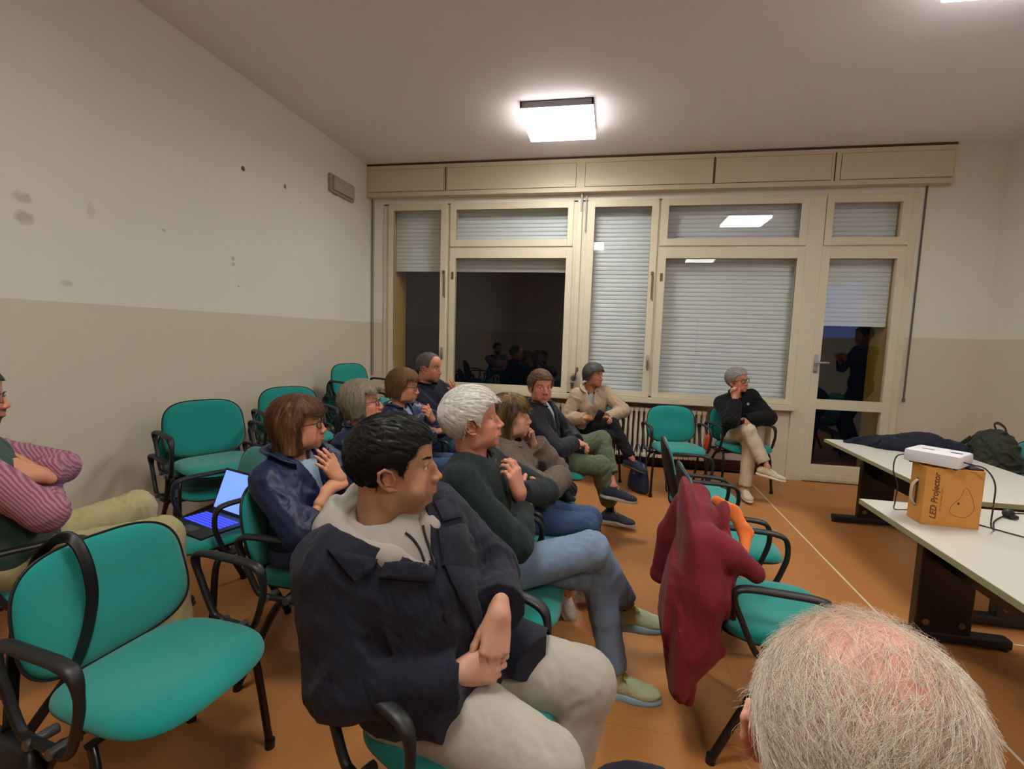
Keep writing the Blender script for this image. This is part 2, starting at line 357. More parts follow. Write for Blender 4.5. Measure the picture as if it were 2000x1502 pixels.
o = MB().box(-.353, -.338, 5.79, 5.812, 2.72, 3.10, .003).box(-.408, -.39, 5.785, 5.80, 2.93, 3.13, .003).build('cable_duct', mat('grey_duct', (176, 168, 170), .6))
tag(o, 'short pale cable duct on the post under the casing', 'duct')
# ceiling lamps
M_HOUS = mat('lamp_housing', (120, 120, 122), .6)
m = bpy.data.materials.new('lamp_light'); m.use_nodes = True; t = N(m); b = t.n['Principled BSDF']
b.inputs['Emission Color'].default_value = (.97, .97, .90, 1); b.inputs['Emission Strength'].default_value = LAMP_POWER; b.inputs['Base Color'].default_value = (.9, .9, .9, 1); M_LIT = m
M_RIM = mat('lamp_rim', (235, 225, 225), .5, emit=(255, 236, 228), es=RIM_POWER)
M_LOUV = mat('lamp_louvre', (235, 235, 232), .4, emit=(255, 246, 236), es=1.6)
LL = ['square ceiling lamp glowing before the window wall', 'square ceiling lamp cut by the upper frame edge above the tables', 'square ceiling lamp behind the seated rows', 'square ceiling lamp at the back of the room']
def lamp(x, y, label):
    e = empty('ceiling_lamp', (x, y, H), label=label, cat='ceiling lamp', group='square louvred ceiling lamps'); r = .315; hh = .10
    MB().box(-r, r, -r, -r+.012, -hh+.04, 0).box(-r, r, r-.012, r, -hh+.04, 0).box(-r, -r+.012, -r, r, -hh+.04, 0).box(r-.012, r, -r, r, -hh+.04, 0).box(-r, r, -r, r, -.006, 0).build('lamp_housing', M_HOUS, e)
    MB().box(-r+.004, r-.004, -r+.004, r-.004, -hh-.002, -hh+.003).build('diffuser', M_LIT, e)
    MB().box(-r-.002, r+.002, -r-.002, r+.002, -hh+.004, -hh+.040).build('opal_rim', M_RIM, e)
    mb = MB()
    for i in range(1, 8):
        q = -r+.014+i*(2*r-.028)/8; mb.box(q-.002, q+.002, -r+.012, r-.012, -hh-.010, -hh-.002).box(-r+.012, r-.012, q-.002, q+.002, -hh-.010, -hh-.002)
    mb.build('louvre', M_LOUV, e)
for (x, y), l in zip(LAMPS, LL): lamp(x, y, l)
# emergency light on the left wall
e = empty('emergency_light', (XL, 5.145, 3.06), label='pale rectangular emergency light fixed high on the plain wall', cat='emergency light')
MB().box(0, .035, -.245, .245, -.095, .095, .012).build('housing', mat('emergency_housing', (150, 146, 128), .5), e, auto=40)
MB().box(.03, .062, -.215, .215, -.07, .075, .014).build('cover', mat('emergency_cover', (165, 162, 140), .35), e, auto=40)
MB().cyl((.02, -.12, -.095), (.02, -.12, -.105), .008).build('indicator', M_TAPE, e)
# door in the wall behind the camera (seen mirrored in the dark window)
e = empty('door_2'); e['kind'] = 'structure'
MB().box(1.45, 2.45, YN-.06, YN-.02, 0, 2.1).build('door_leaf', M_FRAME, e)
MB().box(1.38, 1.45, YN, YN+.02, 0, 2.17).box(2.45, 2.52, YN, YN+.02, 0, 2.17).box(1.38, 2.52, YN, YN+.02, 2.1, 2.17).build('door_frame', M_BASE, e)
# radiators under the windows
M_RAD = mat('radiator_enamel', (226, 219, 198), .38)
def radiator(x0, n, label):
    e = empty('radiator', (x0, 5.93, .12), label=label, cat='radiator', group='column radiators under the windows')
    for i in range(n):
        mb = MB(); x = i*.058
        for dy in (-.055, .0, .055):
            mb.tube([(x, dy, .03), (x, dy, .55)], .015, .018, n=10)
        for z in (.025, .56): mb.box(x-.026, x+.026, -.075, .075, z-.02, z+.025, .008)
        mb.cyl((x-.029, 0, .56), (x+.029, 0, .56), .022, n=10).cyl((x-.029, 0, .025), (x+.029, 0, .025), .022, n=10)
        mb.build('section', M_RAD, e, auto=50)
    MB().box(.05, .07, -.02, .12, .0, .1).build('bracket', M_RAD, e); MB().box((n-2)*.058, (n-2)*.058+.02, -.02, .12, 0, .1).build('bracket', M_RAD, e)
radiator(-1.1, 12, 'column radiator behind the man in green trousers')
radiator(-.12, 22, 'long column radiator behind the empty chair under the window')
# white floor joint lines
M_LINE = mat('white_joint', (222, 208, 186), .6)
structure(MB().box(1.552, 1.564, YN, 5.84, 0, .0012).build('floor_line', M_LINE))
structure(MB().box(1.564, XR, 2.838, 2.846, 0, .0012).build('floor_line_cross', M_LINE))

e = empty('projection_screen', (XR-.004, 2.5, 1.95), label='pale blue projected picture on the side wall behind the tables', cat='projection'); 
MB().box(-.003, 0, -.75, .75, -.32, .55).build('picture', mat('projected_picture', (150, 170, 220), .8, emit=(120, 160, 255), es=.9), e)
# ---------------------------------------------------------------- chairs
M_GREEN = mat('green_chair_fabric', (8, 134, 128), .9, spec=.15, noise=.10, nscale=60, bump=.5, bscale=700, bdist=.0015, sheen=.25)
M_BLACK = mat('black_plastic', (22, 22, 24), .48, bump=.25, bscale=500, bdist=.0006)
M_TUBE = mat('black_lacquered_steel', (14, 14, 16), .32)
M_CAP = mat('grey_screw_cap', (70, 70, 72), .3)
def pad(w, d, fn_top, fn_bot, e=3.2, nr=12, na=56, egg=0.0):
    """closed cushion: superellipse outline in (u,v), top and bottom height functions of (u,v,rho)"""
    V = []; F = []
    def ringpts(side):
        idx = []
        for i in range(nr+1):
            rho = math.sin(i/nr*math.pi/2); row = []
            if i == 0:
                V.append((0, 0, fn_top(0, 0, 0) if side else fn_bot(0, 0, 0))); idx.append([len(V)-1]); continue
            for j in range(na):
                a = 2*math.pi*j/na; c, s = math.cos(a), math.sin(a)
                x = math.copysign(abs(c)**(2/e), c)*w/2*rho; y = math.copysign(abs(s)**(2/e), s)*d/2*rho
                x *= 1+egg*(y/(d/2))
                V.append((x, y, fn_top(x, y, rho) if side else fn_bot(x, y, rho))); row.append(len(V)-1)
            idx.append(row)
        return idx
    T = ringpts(1); B = ringpts(0)
    for I, fl in ((T, 0), (B, 1)):
        for j in range(na):
            f = (I[0][0], I[1][j], I[1][(j+1) % na]); F.append(f[::-1] if fl else f)
            for i in range(1, nr):
                f = (I[i][j], I[i+1][j], I[i+1][(j+1) % na], I[i][(j+1) % na]); F.append(f[::-1] if fl else f)
    for j in range(na): F.append((T[nr][j], B[nr][j], B[nr][(j+1) % na], T[nr][(j+1) % na]))
    return V, F
def chair_proto():
    e = empty('office_chair')
    # seat: local x forward, y left
    def dome(t, k=5): return lambda x, y, r: t*(max(0, 1-r**k))**.5
    def sag(x, y): return -.012*math.exp(-((x+.03)/.14)**2-(y/.15)**2)+(-.35*max(0, x-.13)**1.35) + .018*(abs(y)/.23)**2*math.exp(-((x)/.2)**2)*.6
    V, F = pad(.475, .45, lambda y, x, r: .040*(max(0, 1-r**7))**.5+sag(x, y), lambda y, x, r: -.004+sag(x, y)*.8, 3.4, egg=.03)
    V = [(y+.0, x, z+.447) for x, y, z in V]; F = [f[::-1] for f in F]
    s = from_pydata('seat', V, F, M_GREEN, e)
    V, F = pad(.465, .44, lambda y, x, r: -.003+sag(x, y)*.8, lambda y, x, r: -.030*(max(0, 1-r**6))**.5-.004+sag(x, y)*.8, 3.4, egg=.03)
    V = [(y, x, z+.447) for x, y, z in V]; F = [f[::-1] for f in F]
    from_pydata('seat_shell', V, F, M_BLACK, e)
    # backrest: outline in (y, t) plane, curved, tilted
    ang = math.radians(13); c0 = np.array([-.245, 0, .655])
    def bp(y, t, n):
        n2 = n + .30*y*y*1.4 + .05*max(0, t-.02)  # concave towards the sitter
        x = c0[0]+math.cos(ang)*n2-math.sin(ang)*t; z = c0[2]+math.sin(ang)*n2*.6+math.cos(ang)*t
        return (x, y, z)
    V, F = pad(.485, .365, lambda a, b, r: .030*(max(0, 1-r**5))**.5+.006*math.exp(-(b+.07)**2/.004)*(1-r), lambda a, b, r: -.002, 3.3, egg=-.035)
    from_pydata('backrest', [bp(x, y, z) for x, y, z in V], F, M_GREEN, e)
    V, F = pad(.497, .377, lambda a, b, r: -.001+.006*(r**8), lambda a, b, r: -.024*(max(0, 1-r**4))**.5-.002, 3.3, egg=-.035)
    from_pydata('back_shell', [bp(x, y, z) for x, y, z in V], F, M_BLACK, e)
    for sy in (-1, 1):
        # back bracket
        pts = spline([(-.05, sy*.115, .40), (-.16, sy*.115, .405), (-.225, sy*.115, .44), (-.235, sy*.115, .52), (-.262, sy*.115, .64)], 5)
        MB().tube(pts, .022, .005, n=8, up=(0, 1, 0) if False else (0, 0, 1)).build('back_bracket', M_TUBE, e, True)
        # legs: oval tube
        MB().tube(spline([(.05, sy*.235, .405), (.085, sy*.25, .36), (.105, sy*.262, .20), (.125, sy*.272, .012)], 6), .016, .0105, n=12, up=(0, 1, 0)).cyl((.125, sy*.272, 0), (.126, sy*.2722, .03), .0175, n=14).build('leg', M_TUBE, e, auto=50)
        MB().tube(spline([(-.02, sy*.235, .405), (-.075, sy*.245, .37), (-.15, sy*.258, .22), (-.245, sy*.272, .012)], 6), .016, .0105, n=12, up=(0, 1, 0)).cyl((-.245, sy*.272, 0), (-.243, sy*.2722, .03), .0175, n=14).build('leg', M_TUBE, e, auto=50)
        # armrest: closed loop
        A = [(.045, .43), (.085, .52), (.098, .585), (.085, .648), (.035, .668), (-.08, .672), (-.165, .672), (-.205, .66), (-.21, .625), (-.185, .56), (-.135, .455), (-.10, .435), (-.03, .43)]
        pts = spline([(x, sy*.285, z) for x, z in A], 5, closed=True)
        mb = MB(); P = [Vector(p) for p in pts]; n = 10; m_ = len(P); rings = []
        for i, p_ in enumerate(P):
            t_ = (P[(i+1) % m_]-P[i-1]).normalized(); sd = Vector((0, 1, 0)); u2 = sd.cross(t_)
            top = min(1, max(0, (p_.z-.60)/.06)); wd = .0125+.008*top; th = .0108
            rings.append([mb.b.verts.new(p_+sd*(math.copysign(abs(math.cos(2*math.pi*j/n))**.7, math.cos(2*math.pi*j/n))*wd)+u2*(math.sin(2*math.pi*j/n)*th)) for j in range(n)])
        for i in range(m_):
            a_, b_ = rings[i], rings[(i+1) % m_]
            for j in range(n): mb.b.faces.new((a_[j], a_[(j+1) % n], b_[(j+1) % n], b_[j]))
        ar = mb.build('armrest', M_BLACK, e, True)
        MB().cyl((.0, sy*.232, .425), (.0, sy*.302, .43), .014, n=14).build('arm_bolt', M_CAP, ar, auto=40); MB().cyl((-.085, sy*.232, .425), (-.085, sy*.302, .43), .014, n=14).build('arm_bolt', M_CAP, ar, auto=40)
    MB().tube([(.03, -.235, .403), (.03, .235, .403)], .013, .009, up=(0, 0, 1)).build('cross_bar', M_TUBE, e, True)
    MB().tube([(-.04, -.235, .403), (-.04, .235, .403)], .013, .009, up=(0, 0, 1)).build('cross_bar', M_TUBE, e, True)
    return e
_proto = chair_proto(); _used = []
def chair(x, y, deg, label, group='green upholstered office chairs', z=0.0):
    o = _proto if not _used else copy_tree(_proto)
    _used.append(o); o.location = (x, y, z); o.rotation_euler = (0, 0, math.radians(deg))
    return tag(o, label, 'chair', group)
chair(-1.28, 1.175, -6, 'empty green chair with a black bag strap looped over its backrest')
chair(-1.21, 1.93, 2, 'green chair holding the woman with the brown bob')
chair(-1.22, 2.56, 0, 'green chair holding the woman with the grey bob')
chair(-1.30, 3.28, -6, 'green chair holding the woman in the shiny patterned navy jacket')
chair(-1.32, 3.95, -8, 'green chair holding the grizzled man in the navy coat')
chair(-.35, 1.215, -24, 'green chair holding the dark-haired man in the navy wool coat')
chair(-.36, 1.88, 0, 'green chair holding the white-haired man in light blue jeans')
chair(-.38, 2.53, 2, 'green chair holding the woman in the grey-brown knitted cardigan')
chair(-.40, 3.16, 0, 'green chair with black jackets piled on its seat')
chair(-.36, 3.81, 0, 'green chair holding the man in green trousers')
chair(.665, 3.41, -2, 'empty green chair seen from behind, nearest of its row to the windows')
chair(.68, 2.70, 0, 'empty green chair between the jacket-draped chair and the end one by the windows')
chair(.69, 1.985, -4, 'green chair with a maroon jacket draped over its back')
chair(.69, 4.93, -78, 'empty green chair standing before the long radiator')
chair(1.36, 5.24, -70, 'green chair holding the woman in cream trousers')
chair(-.12, 5.22, -78, 'green chair holding the woman in the beige fleece')
chair(.25, .45, 50, 'green chair holding the person with thin white hair')
chair(-1.96, 2.11, -118, 'green chair with an open laptop lying on its seat')
chair(-2.27, 1.55, 64, 'green chair holding the man in the pink striped shirt')
STK = 'stacked green chairs along the plain wall'
for k in range(2):
    a = math.radians(-28); chair(-2.52+.10*k*math.cos(a), 2.72+.10*k*math.sin(a), -28, ['green chair at the bottom of the stack beside the laptop chair', 'green chair on top of the stack beside the laptop chair'][k], STK, .165*k)
for k in range(2):
    a = math.radians(-35); chair(-2.55+.10*k*math.cos(a), 3.62+.10*k*math.sin(a), -35, ['lower green chair of the middle stack, its seat behind the brown bob', 'upper green chair of the middle stack, its back behind the brown bob'][k], STK, .165*k)
for k in range(3):
    a = math.radians(-18); chair(-2.60+.07*k*math.cos(a), 4.72+.07*k*math.sin(a), -18, ['lowest green chair of the tallest stack near the window corner', 'second green chair up in the tallest stack near the window corner', 'topmost green chair of the tallest stack near the window corner'][k], STK, .155*k)
chair(2.86, 4.22, 176, 'chair beneath the dark green backpack behind the far table')
# ---------------------------------------------------------------- tables
M_TOP = mat('pale_grey_laminate', (206, 202, 192), .38, noise=.02, nscale=60)
M_EDGE = mat('greenish_table_edge', (160, 158, 122), .5)
def table(x0, x1, y0, y1, label):
    zt = .70; e = empty('office_table', ((x0+x1)/2, (y0+y1)/2, 0), label=label, cat='table', group='pale office tables on black pedestals')
    hx, hy = (x1-x0)/2, (y1-y0)/2
    MB().box(-hx+.002, hx-.002, -hy+.002, hy-.002, zt-.026, zt).build('tabletop', M_TOP, e)
    MB().box(-hx, -hx+.003, -hy, hy, zt-.026, zt-.001).box(hx-.003, hx, -hy, hy, zt-.026, zt-.001).box(-hx, hx, -hy, -hy+.003, zt-.026, zt-.001).box(-hx, hx, hy-.003, hy, zt-.026, zt-.001).build('edge_band', M_EDGE, e)
    for s in (-1, 1):
        y = s*(hy-.055)
        MB().box(-.125, .125, y-.03, y+.03, .05, zt-.06, .008).build('pedestal', M_TUBE, e)
        f = MB().box(-.31, .31, y-.033, y+.033, .012, .062, .012).build('foot', M_BLACK, e)
        for q in (-.29, .29): MB().cyl((q, y, 0), (q, y, .02), .022).build('levelling_pad', M_BLACK, f)
        MB().box(-.33, .33, y-.025, y+.025, zt-.062, zt-.026).build('top_bracket', M_TUBE, e)
        for q in (-.08, .08): MB().cyl((q, y-s*.03, .11), (q, y-s*.034, .11), .016, n=16).cyl((q, y+s*.03, .11), (q, y+s*.034, .11), .016, n=16).build('bolt_cover', M_BRASS, e)
    MB().box(-.02, .02, -hy+.08, hy-.08, zt-.30, zt-.04).build('modesty_panel', M_TUBE, e)
    return e
table(1.33, 2.13, 1.22, 2.835, 'pale office table carrying the projector on its carton')
table(1.842, 2.655, 2.97, 4.595, 'pale office table with a dark coat spread on it')
# ---------------------------------------------------------------- projector on its carton
M_CARD = mat('orange_brown_cardboard', (206, 142, 66), .7, noise=.05, nscale=8, bump=.1, bscale=60)
M_INK = mat('brown_print', (110, 64, 34), .8)
bx = np.array([1.414, 2.574]); ax_ = np.array([1.657-1.438, .0]); 
e = empty('cardboard_carton', (1.545, 2.55, .70), math.radians(-2), label='orange-brown projector carton standing on the near table', cat='box')
BW, BD, BH = .225, .115, .265
mb = MB().box(-BW/2, BW/2, -BD/2, BD/2, 0, BH, .002).build('carton_body', M_CARD, e)
MB().tube(spline([(-BW/2, .0, .075), (-BW/2-.018, .0, .10), (-BW/2-.022, .0, .135), (-BW/2-.018, 0, .17), (-BW/2, .0, .195)], 5), .011, .0025, up=(1, 0, 0)).build('carry_handle', mat('white_plastic_handle', (214, 196, 176), .5), e, True)
MB().box(-BW/2-.001, -BW/2, -.008, .008, .07, .20).build('handle_slot', M_GAP_SHADE, e)
RX = Matrix(((0, 0, 0, 0),)*4) if False else None
def front_M(x, z, rot=0): return Matrix.Translation((x, -BD/2-.0004, z)) @ Matrix.Rotation(math.radians(90), 4, 'X') @ Matrix.Rotation(math.radians(rot), 4, 'Z')
text_mesh('lettering', 'LED Projector', .036, M_INK, e, front_M(-.068, .135, 90), .0002, serif=True)
text_mesh('lettering_small', 'Mini  Home  Theater  Projector', .0085, M_INK, e, front_M(-.043, .125, 90), .0002)
pts = spline([(.0, .06), (.055, .05), (.085, .09), (.07, .15), (.045, .185), (.03, .14), (-.002, .095)], 6, closed=True)
MB().tube([(x, -BD/2-.0002, z) for x, z in pts], .0008, .0006, n=6, closed=True, up=(0, 1, 0)).build('printed_outline', M_INK, e)
MB().prism([(.018, -BD/2-.0004, .108), (.026, -BD/2-.0004, .104), (.030, -BD/2-.0004, .112), (.022, -BD/2-.0004, .12)], (0, .0003, 0)).build('printed_mark', M_INK, e)
M_WHITE = mat('white_gloss_plastic', (236, 236, 240), .3)
e = empty('projector', (1.515, 2.575, .70+BH), math.radians(-46), label='white mini projector lying on the orange-brown carton', cat='projector')
PW, PD, PH = .205, .185, .058
MB().box(-PW/2, PW/2, -PD/2, PD/2, .009, PH+.009, .014).build('projector_body', M_WHITE, e, auto=35)
for q in ((-.08, -.055), (.08, -.055), (-.08, .055), (.08, .055)): MB().cyl((*q, 0), (*q, .011), .008).build('rubber_foot', M_BLACK, e)
MB().cyl((-.055, -.012, PH+.009), (-.055, -.012, PH+.0105), .004).cyl((-.04, -.012, PH+.009), (-.04, -.012, PH+.0105), .004).box(-.052, -.012, -.018, -.008, PH+.009, PH+.0105).build('button_strip', mat('grey_buttons', (110, 112, 118), .5), e)
MB().box(.045, .085, -.01, .012, PH+.0088, PH+.0102).build('focus_window', mat('dark_focus_window', (60, 60, 64), .3), e)
MB().cyl((-PW/2+.0, -.05, .04), (-PW/2-.002, -.05, .04), .012, n=20).build('speaker_grille', mat('blue_lit_grille', (120, 140, 220), .5, emit=(90, 120, 255), es=1.5), e)
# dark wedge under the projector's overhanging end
e = empty('dark_slab', (1.60, 2.548, .70+BH), math.radians(-2), label='dark flat adapter lying under the projector on the carton', cat='adapter')
MB().box(-.0, .055, -.05, .04, 0, .008, .002).build('slab_body', M_BLACK, e)
M_CABLE = mat('black_cable', (30, 28, 30), .5)
def cable(name, pts, r, label, m=None):
    o = MB().tube(spline(pts, 8), r, n=8).build(name, m or M_CABLE, None, True); tag(o, label, 'cable'); return o
cable('power_cable', [(1.54, 2.49, 1.005), (1.575, 2.455, 1.0), (1.625, 2.445, .985), (1.672, 2.455, .92), (1.685, 2.468, .82), (1.676, 2.455, .74), (1.72, 2.50, .705), (1.80, 2.62, .704), (1.90, 2.715, .706), (2.0, 2.79, .704), (2.12, 2.80, .704)], .0032, 'black cable looping from the projector down over the carton front')
cable('video_cable', [(1.41, 2.61, 1.00), (1.36, 2.60, .985), (1.345, 2.585, .92), (1.362, 2.572, .85), (1.385, 2.62, .76), (1.42, 2.68, .704), (1.5, 2.70, .704)], .003, 'thin black cable curving behind the carton')
cable('table_cable', [(1.68, 2.58, .704), (1.72, 2.52, .704), (1.80, 2.42, .704), (1.88, 2.33, .704), (1.96, 2.33, .704), (2.08, 2.38, .704)], .003, 'black cable running along the near tabletop')
o = MB().sph((1.915, 2.71, .724), .022, (1.15, .9, 1.0)).box(1.905, 1.94, 2.68, 2.70, .704, .722, .004).build('cable_adapter', M_BLACK, None, auto=40); tag(o, 'small round black plug adapter on the near tabletop', 'adapter')
# ---------------------------------------------------------------- laptop on the chair
e = empty('laptop', (-1.985, 2.085, .478), math.radians(-118+10), label='open black laptop with blue backlit keys on a green seat', cat='laptop')
M_LAP = mat('black_laptop', (20, 20, 24), .4)
MB().box(-.125, .125, -.18, .18, 0, .018, .005).build('laptop_base', M_LAP, e, auto=35)
M_KEY = mat('blue_lit_keys', (30, 35, 150), .5, emit=(50, 60, 255), es=2.6)
mb = MB()
for r_ in range(6):
    for c_ in range(15): mb.box(-.085+r_*.020, -.085+r_*.020+.0135, -.15+c_*.0195, -.15+c_*.0195+.0125, .018, .0195)
kb = mb.build('keyboard', M_KEY, e)
MB().box(.055, .105, -.04, .055, .0178, .0184).build('touchpad', M_CAP, e)
MB().box(.085, .10, -.165, -.145, .0178, .0186).build('red_sticker', mat('red_sticker', (190, 40, 50), .5), e)
LM = Matrix.Translation((-.128, 0, .012)) @ Matrix.Rotation(math.radians(-22), 4, 'Y')
MB().box(-.008, 0, -.18, .18, 0, .235, .003, M=LM).build('laptop_lid', M_LAP, e)
MB().box(0, .001, -.168, .168, .018, .222, M=LM).build('screen', mat('pale_blue_screen', (120, 160, 240), .3, emit=(112, 150, 255), es=1.1), e)
# ---------------------------------------------------------------- bags
M_LEATH = mat('black_leather', (16, 15, 18), .38, bump=.3, bscale=60, bdist=.002)
M_NAVYL = mat('navy_leather', (30, 48, 84), .45, bump=.2, bscale=80, bdist=.001)
def loft(name, rings, m, parent=None, caps=True):
    V = [p for r in rings for p in r]; n = len(rings[0]); F = []
    for i in range(len(rings)-1):
        for j in range(n): F.append((i*n+j, i*n+(j+1) % n, (i+1)*n+(j+1) % n, (i+1)*n+j))
    if caps: F.append(tuple(range(n))[::-1]); F.append(tuple((len(rings)-1)*n+j for j in range(n)))
    return from_pydata(name, V, F, m, parent)
def bag_ring(cx, cy, z, hx, hy, e=2.8, n=32, wob=0, ph=0):
    out = []
    for j in range(n):
        a = 2*math.pi*j/n; c, s = math.cos(a), math.sin(a); k = 1+wob*math.sin(3*a+ph)
        out.append((cx+math.copysign(abs(c)**(2/e), c)*hx*k, cy+math.copysign(abs(s)**(2/e), s)*hy*k, z))
    return out
e = empty('handbag', (.345, 4.93, 0), math.radians(-60), label='navy blue leather handbag leaning by the empty radiator chair', cat='bag')
loft('bag_body', [bag_ring(0, 0, 0.004, .13, .06), bag_ring(0, 0, .03, .145, .07), bag_ring(0, 0, .12, .135, .062, wob=.02), bag_ring(.0, 0, .22, .112, .045, wob=.04, ph=1), bag_ring(.0, 0, .28, .095, .028, wob=.05, ph=2), bag_ring(0, 0, .285, .08, .018)], M_NAVYL, e)
for s in (-1, 1): MB().tube(spline([(-.07, s*.03, .24), (-.055, s*.035, .36), (-.02, s*.03, .46), (.03, s*.03, .46), (.06, s*.035, .36), (.07, s*.03, .24)], 6), .006, .004).build('bag_handle', M_NAVYL, e, True)
MB().box(-.02, .02, -.064, -.052, .17, .19, .003).build('buckle', M_METAL, e)
e = empty('shoulder_bag', (-1.52, .93, 0), math.radians(-10), label='black leather shoulder bag hanging beside the front empty chair', cat='bag')
loft('bag_body', [bag_ring(0, 0, .05, .10, .04), bag_ring(0, 0, .07, .125, .058), bag_ring(0, 0, .20, .13, .06, wob=.02), bag_ring(0, 0, .32, .12, .045, wob=.02, ph=1), bag_ring(0, 0, .385, .105, .022), bag_ring(0, 0, .39, .09, .012)], M_LEATH, e)
# ---------------------------------------------------------------- sculpting field: smooth unions of tapered limbs, meshed as one surface
def V3(*a): return np.array(a, np.float32)
def unit(v): v = np.asarray(v, float); return v/max(1e-9, np.linalg.norm(v))
class Field:
    def __init__(s, lo, hi, h):
        s.h = h; s.lo = np.array(lo, float)-2*h; s.n = np.ceil((np.array(hi, float)+2*h-s.lo)/h).astype(int)+1
        s.ax = [(s.lo[i]+h*np.arange(s.n[i])).astype(np.float32) for i in range(3)]
        s.d = np.full(s.n, .2, np.float32)
    def sl(s, lo, hi):
        a = np.clip(np.floor((np.array(lo)-s.lo)/s.h).astype(int), 0, s.n-1); b = np.clip(np.ceil((np.array(hi)-s.lo)/s.h).astype(int)+1, 0, s.n)
        if np.any(b <= a): return None
        S = tuple(slice(a[i], b[i]) for i in range(3))
        X = [s.ax[0][S[0]][:, None, None], s.ax[1][S[1]][None, :, None], s.ax[2][S[2]][None, None, :]]
        return S, X
    def put(s, S, e, k, mode):
        d = s.d[S]
        if mode == 'sub': e = -e
        if k > 0:
            hh = np.maximum(k-np.abs(d-e), 0)/k
            r = (np.minimum(d, e)-hh*hh*k*.25) if mode == 'add' else (np.maximum(d, e)+hh*hh*k*.25)
        else: r = np.minimum(d, e) if mode == 'add' else np.maximum(d, e)
        s.d[S] = r
    def cap(s, a, b, ra, rb, k=.01, mode='add', sq=None, cut=None):
        """tapered limb a->b; sq=(axis, factor) flattens the section along axis; cut=(point, normal) ends it flat"""
        a = np.asarray(a, float); b = np.asarray(b, float); m = max(ra, rb)*(1 if sq is None else max(1, sq[1]))+k+3*s.h
        r = s.sl(np.minimum(a, b)-m, np.maximum(a, b)+m)
        if r is None: return s
        S, X = r; ab = b-a; L = max(1e-9, ab@ab)
        P = [X[i]-np.float32(a[i]) for i in range(3)]
        t = np.clip((P[0]*ab[0]+P[1]*ab[1]+P[2]*ab[2])/L, 0, 1).astype(np.float32)
        Q = [P[i]-t*np.float32(ab[i]) for i in range(3)]
        f = 1.0
        if sq is not None:
            n = unit(sq[0]); f = sq[1]; dn = Q[0]*n[0]+Q[1]*n[1]+Q[2]*n[2]
            Q = [Q[i]+dn*np.float32(n[i]*(1/f-1)) for i in range(3)]
        e = (np.sqrt(Q[0]**2+Q[1]**2+Q[2]**2)-(ra+t*(rb-ra)))*np.float32(min(1, f))
        if cut is not None:
            for c in (cut if isinstance(cut, list) else [cut]):
                n = unit(c[1]); q = np.asarray(c[0], float)
                e = np.maximum(e, (X[0]-q[0])*n[0]+(X[1]-q[1])*n[1]+(X[2]-q[2])*n[2])
        s.put(S, e.astype(np.float32), k, mode); return s
    def chain(s, pts, rs, k=.01, mode='add', sq=None):
        for i in range(len(pts)-1): s.cap(pts[i], pts[i+1], rs[i], rs[i+1], k, mode, sq)
        return s
    def ell(s, c, r, R=None, k=.01, mode='add'):
        """ellipsoid, R columns = its axes"""
        c = np.asarray(c, float); r = np.asarray(r, float); R = np.eye(3) if R is None else np.asarray(R, float)
        ex = np.sqrt(((R*r[None, :])**2).sum(1))+k+3*s.h
        q = s.sl(c-ex, c+ex)
        if q is None: return s
        S, X = q; P = [X[i]-np.float32(c[i]) for i in range(3)]
        L = [P[0]*R[0, j]+P[1]*R[1, j]+P[2]*R[2, j] for j in range(3)]
        k0 = np.sqrt((L[0]/r[0])**2+(L[1]/r[1])**2+(L[2]/r[2])**2); k1 = np.sqrt((L[0]/r[0]**2)**2+(L[1]/r[1]**2)**2+(L[2]/r[2]**2)**2)
        e = k0*(k0-1)/np.maximum(k1, 1e-6)
        s.put(S, e.astype(np.float32), k, mode); return s
    def plane(s, p, n, k=.004):
        """keep only the side where (x-p).n < 0"""
        n = unit(n); p = np.asarray(p, float); X = [s.ax[0][:, None, None], s.ax[1][None, :, None], s.ax[2][None, None, :]]
        e = ((X[0]-p[0])*n[0]+(X[1]-p[1])*n[1]+(X[2]-p[2])*n[2]).astype(np.float32)
        s.put((slice(None),)*3, e, k, 'int'); return s
    def grid(s): return np.stack(np.meshgrid(*s.ax, indexing='ij'), -1)
    def near(s, band=.03): return np.argwhere(np.abs(s.d) < band)
    def displace(s, fn, band=.03):
        I = s.near(band); P = s.lo+I*s.h; s.d[I[:, 0], I[:, 1], I[:, 2]] += fn(P).astype(np.float32); return s
    def sample(s, P):
        q = (P-s.lo)/s.h; i = np.clip(np.floor(q).astype(int), 0, s.n-2); f = np.clip(q-i, 0, 1); x, y, z = i.T; a, b, c = f.T; d = s.d
        return ((d[x, y, z]*(1-a)+d[x+1, y, z]*a)*(1-b)+(d[x, y+1, z]*(1-a)+d[x+1, y+1, z]*a)*b)*(1-c)+((d[x, y, z+1]*(1-a)+d[x+1, y, z+1]*a)*(1-b)+(d[x, y+1, z+1]*(1-a)+d[x+1, y+1, z+1]*a)*b)*c
    def grad(s, P):
        e = s.h; g = np.stack([s.sample(P+np.array(v)*e)-s.sample(P-np.array(v)*e) for v in ((1, 0, 0), (0, 1, 0), (0, 0, 1))], -1)
        return g/np.maximum(1e-9, np.linalg.norm(g, axis=1, keepdims=True))
    def mesh(s):
        d = s.d; ins = d < 0; n = np.array(d.shape)-1
        cnt = np.zeros(n, np.int8)
        for dx in (0, 1):
            for dy in (0, 1):
                for dz in (0, 1): cnt += ins[dx:dx+n[0], dy:dy+n[1], dz:dz+n[2]]
        C = np.argwhere((cnt > 0) & (cnt < 8)); vid = np.full(n, -1, np.int32); vid[C[:, 0], C[:, 1], C[:, 2]] = np.arange(len(C))
        acc = np.zeros((len(C), 3)); num = np.zeros(len(C))
        cs = [(a, b, c) for a in (0, 1) for b in (0, 1) for c in (0, 1)]
        val = {c: d[C[:, 0]+c[0], C[:, 1]+c[1], C[:, 2]+c[2]] for c in cs}
